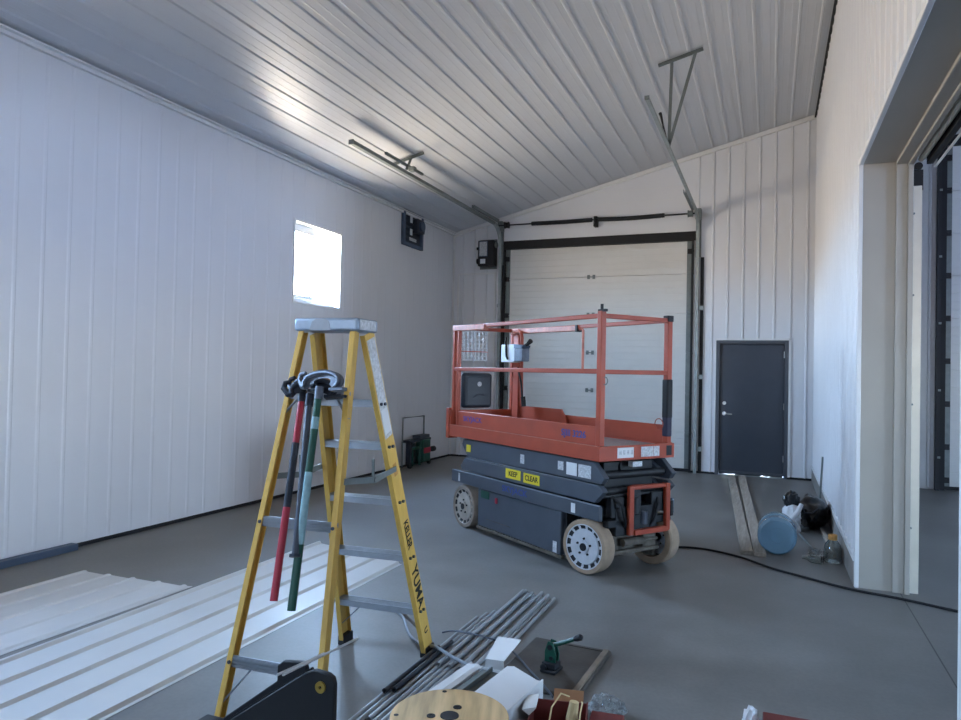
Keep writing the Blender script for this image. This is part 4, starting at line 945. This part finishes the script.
o = MB().cyl((0, 0, 0), (.13, -.93, .0), .011, n=10).build('metal_stick', 'galvd'); o.location = (.285, 7.75, .011); tag(o, 'thin grey stick on the floor between the bag and the bottle', 'stick')
o = MB().bar((0, 0, 0), (.04, -1.12, 0.0), .03, .03).build('wooden_stick', 'board'); o.location = (.50, 8.02, .0152); tag(o, 'wooden batten on the floor along the right wall curb', 'batten')
o = MB().bar((0, 0, 0), (.03, .0, .62), .05, .02, (0, 1, 0)).build('steel_bar', 'galvd'); o.location = (.555, 9.35, .0); tag(o, 'short steel bar leaning upright at the right wall curb', 'bar')

# ------------------------------------------------------------------ daylight
w = bpy.data.worlds.new('daylight'); SC.world = w; w.use_nodes = True
N = w.node_tree.nodes; L = w.node_tree.links; bg = N['Background']
tc = N.new('ShaderNodeTexCoord'); sx = N.new('ShaderNodeSeparateXYZ'); L.new(tc.outputs['Generated'], sx.inputs[0])
def ramp(stops):
    r_ = N.new('ShaderNodeValToRGB'); e = r_.color_ramp.elements
    e[0].position, e[0].color = stops[0][0], stops[0][1] + (1,); e[1].position, e[1].color = stops[-1][0], stops[-1][1] + (1,)
    for p_, c_ in stops[1:-1]: x_ = e.new(p_); x_.color = c_ + (1,)
    return r_
mr = N.new('ShaderNodeMapRange'); mr.inputs[1].default_value = -1; mr.inputs[2].default_value = 1; L.new(sx.outputs[2], mr.inputs[0])
SKY = [(.505, (.72, .86, 1.0)), (.60, (.46, .70, 1.0)), (1., (.30, .55, 1.0))]
sunny = ramp([(0, (.95, .78, .60)), (.485, (1.52, 1.26, .97)), (.505, (1.65, 1.85, 2.1)), (.60, (1.2, 1.7, 2.35)), (1., (.6, 1.07, 2.0))])      # sunlit yard on the window and front sides
shady = ramp([(0, (.24, .37, .66)), (.485, (.38, .58, .98))] + SKY)      # building's own shade on the bay side
for r_ in (sunny, shady): L.new(mr.outputs[0], r_.inputs[0])
az = N.new('ShaderNodeMapRange'); az.inputs[1].default_value = .45; az.inputs[2].default_value = .05; L.new(sx.outputs[0], az.inputs[0])
mx = N.new('ShaderNodeMix'); mx.data_type = 'RGBA'; L.new(az.outputs[0], mx.inputs[0]); L.new(shady.outputs[0], mx.inputs[6]); L.new(sunny.outputs[0], mx.inputs[7])
L.new(mx.outputs[2], bg.inputs[0]); bg.inputs[1].default_value = 30.
def portal(loc, sx_, sy_, dirv):
    l = bpy.data.lights.new('window_portal', 'AREA'); l.shape = 'RECTANGLE'; l.size = sx_; l.size_y = sy_; l.cycles.is_portal = True
    o = bpy.data.objects.new('window_portal', l); COL.objects.link(o); o.location = loc
    o.rotation_euler = V(dirv).to_track_quat('-Z', 'Y').to_euler()
portal((XL - .21, (WY0 + WY1) / 2, (WZ0 + WZ1) / 2), 1.04, 1.04, (1, 0, 0))
portal((XL - .21, (W2Y0 + W2Y1) / 2, (WZ0 + WZ1) / 2), 1.04, 1.04, (1, 0, 0))
for a, b in FW: portal(((a + b) / 2, YF - .21, (FZ0 + FZ1) / 2), b - a, FZ1 - FZ0, (0, 1, 0))
portal((XO + .21, (SY0 + SY1) / 2, (SZ + SZ0) / 2), SZ - SZ0, SY1 - SY0, (-1, 0, 0))
portal(((BX0 + BX1) / 2, YF - .21, (BZ + BZ0) / 2), BX1 - BX0, BZ - BZ0, (0, 1, 0))

# ------------------------------------------------------------------ camera
cam = bpy.data.cameras.new('camera'); co = bpy.data.objects.new('camera', cam); COL.objects.link(co)
yaw, pitch, roll = math.radians(22.1998), math.radians(.9052), math.radians(1.1399)
f = V((-math.sin(yaw) * math.cos(pitch), math.cos(yaw) * math.cos(pitch), math.sin(pitch)))
r = V((math.cos(yaw), math.sin(yaw), 0)); u = r.cross(f)
r2 = r * math.cos(roll) + u * math.sin(roll); u2 = u * math.cos(roll) - r * math.sin(roll)
co.matrix_world = M.Translation((0, 0, 1.555)) @ M((r2, u2, -f)).transposed().to_4x4()
cam.sensor_fit = 'HORIZONTAL'; cam.sensor_width = 36.; cam.lens = 711. / 961. * 36.; cam.clip_start = .05; cam.clip_end = 200
SC.camera = co
SC.view_settings.view_transform = 'Standard'; SC.view_settings.look = 'None'; SC.view_settings.gamma = 1; SC.view_settings.use_curve_mapping = False
SC.view_settings.exposure = 1.52
cy = SC.cycles
cy.use_denoising = True; cy.max_bounces = 12; cy.diffuse_bounces = 7; cy.glossy_bounces = 5; cy.transmission_bounces = 8; cy.transparent_max_bounces = 12
cy.sample_clamp_indirect = 6.; cy.caustics_reflective = False; cy.caustics_refractive = False
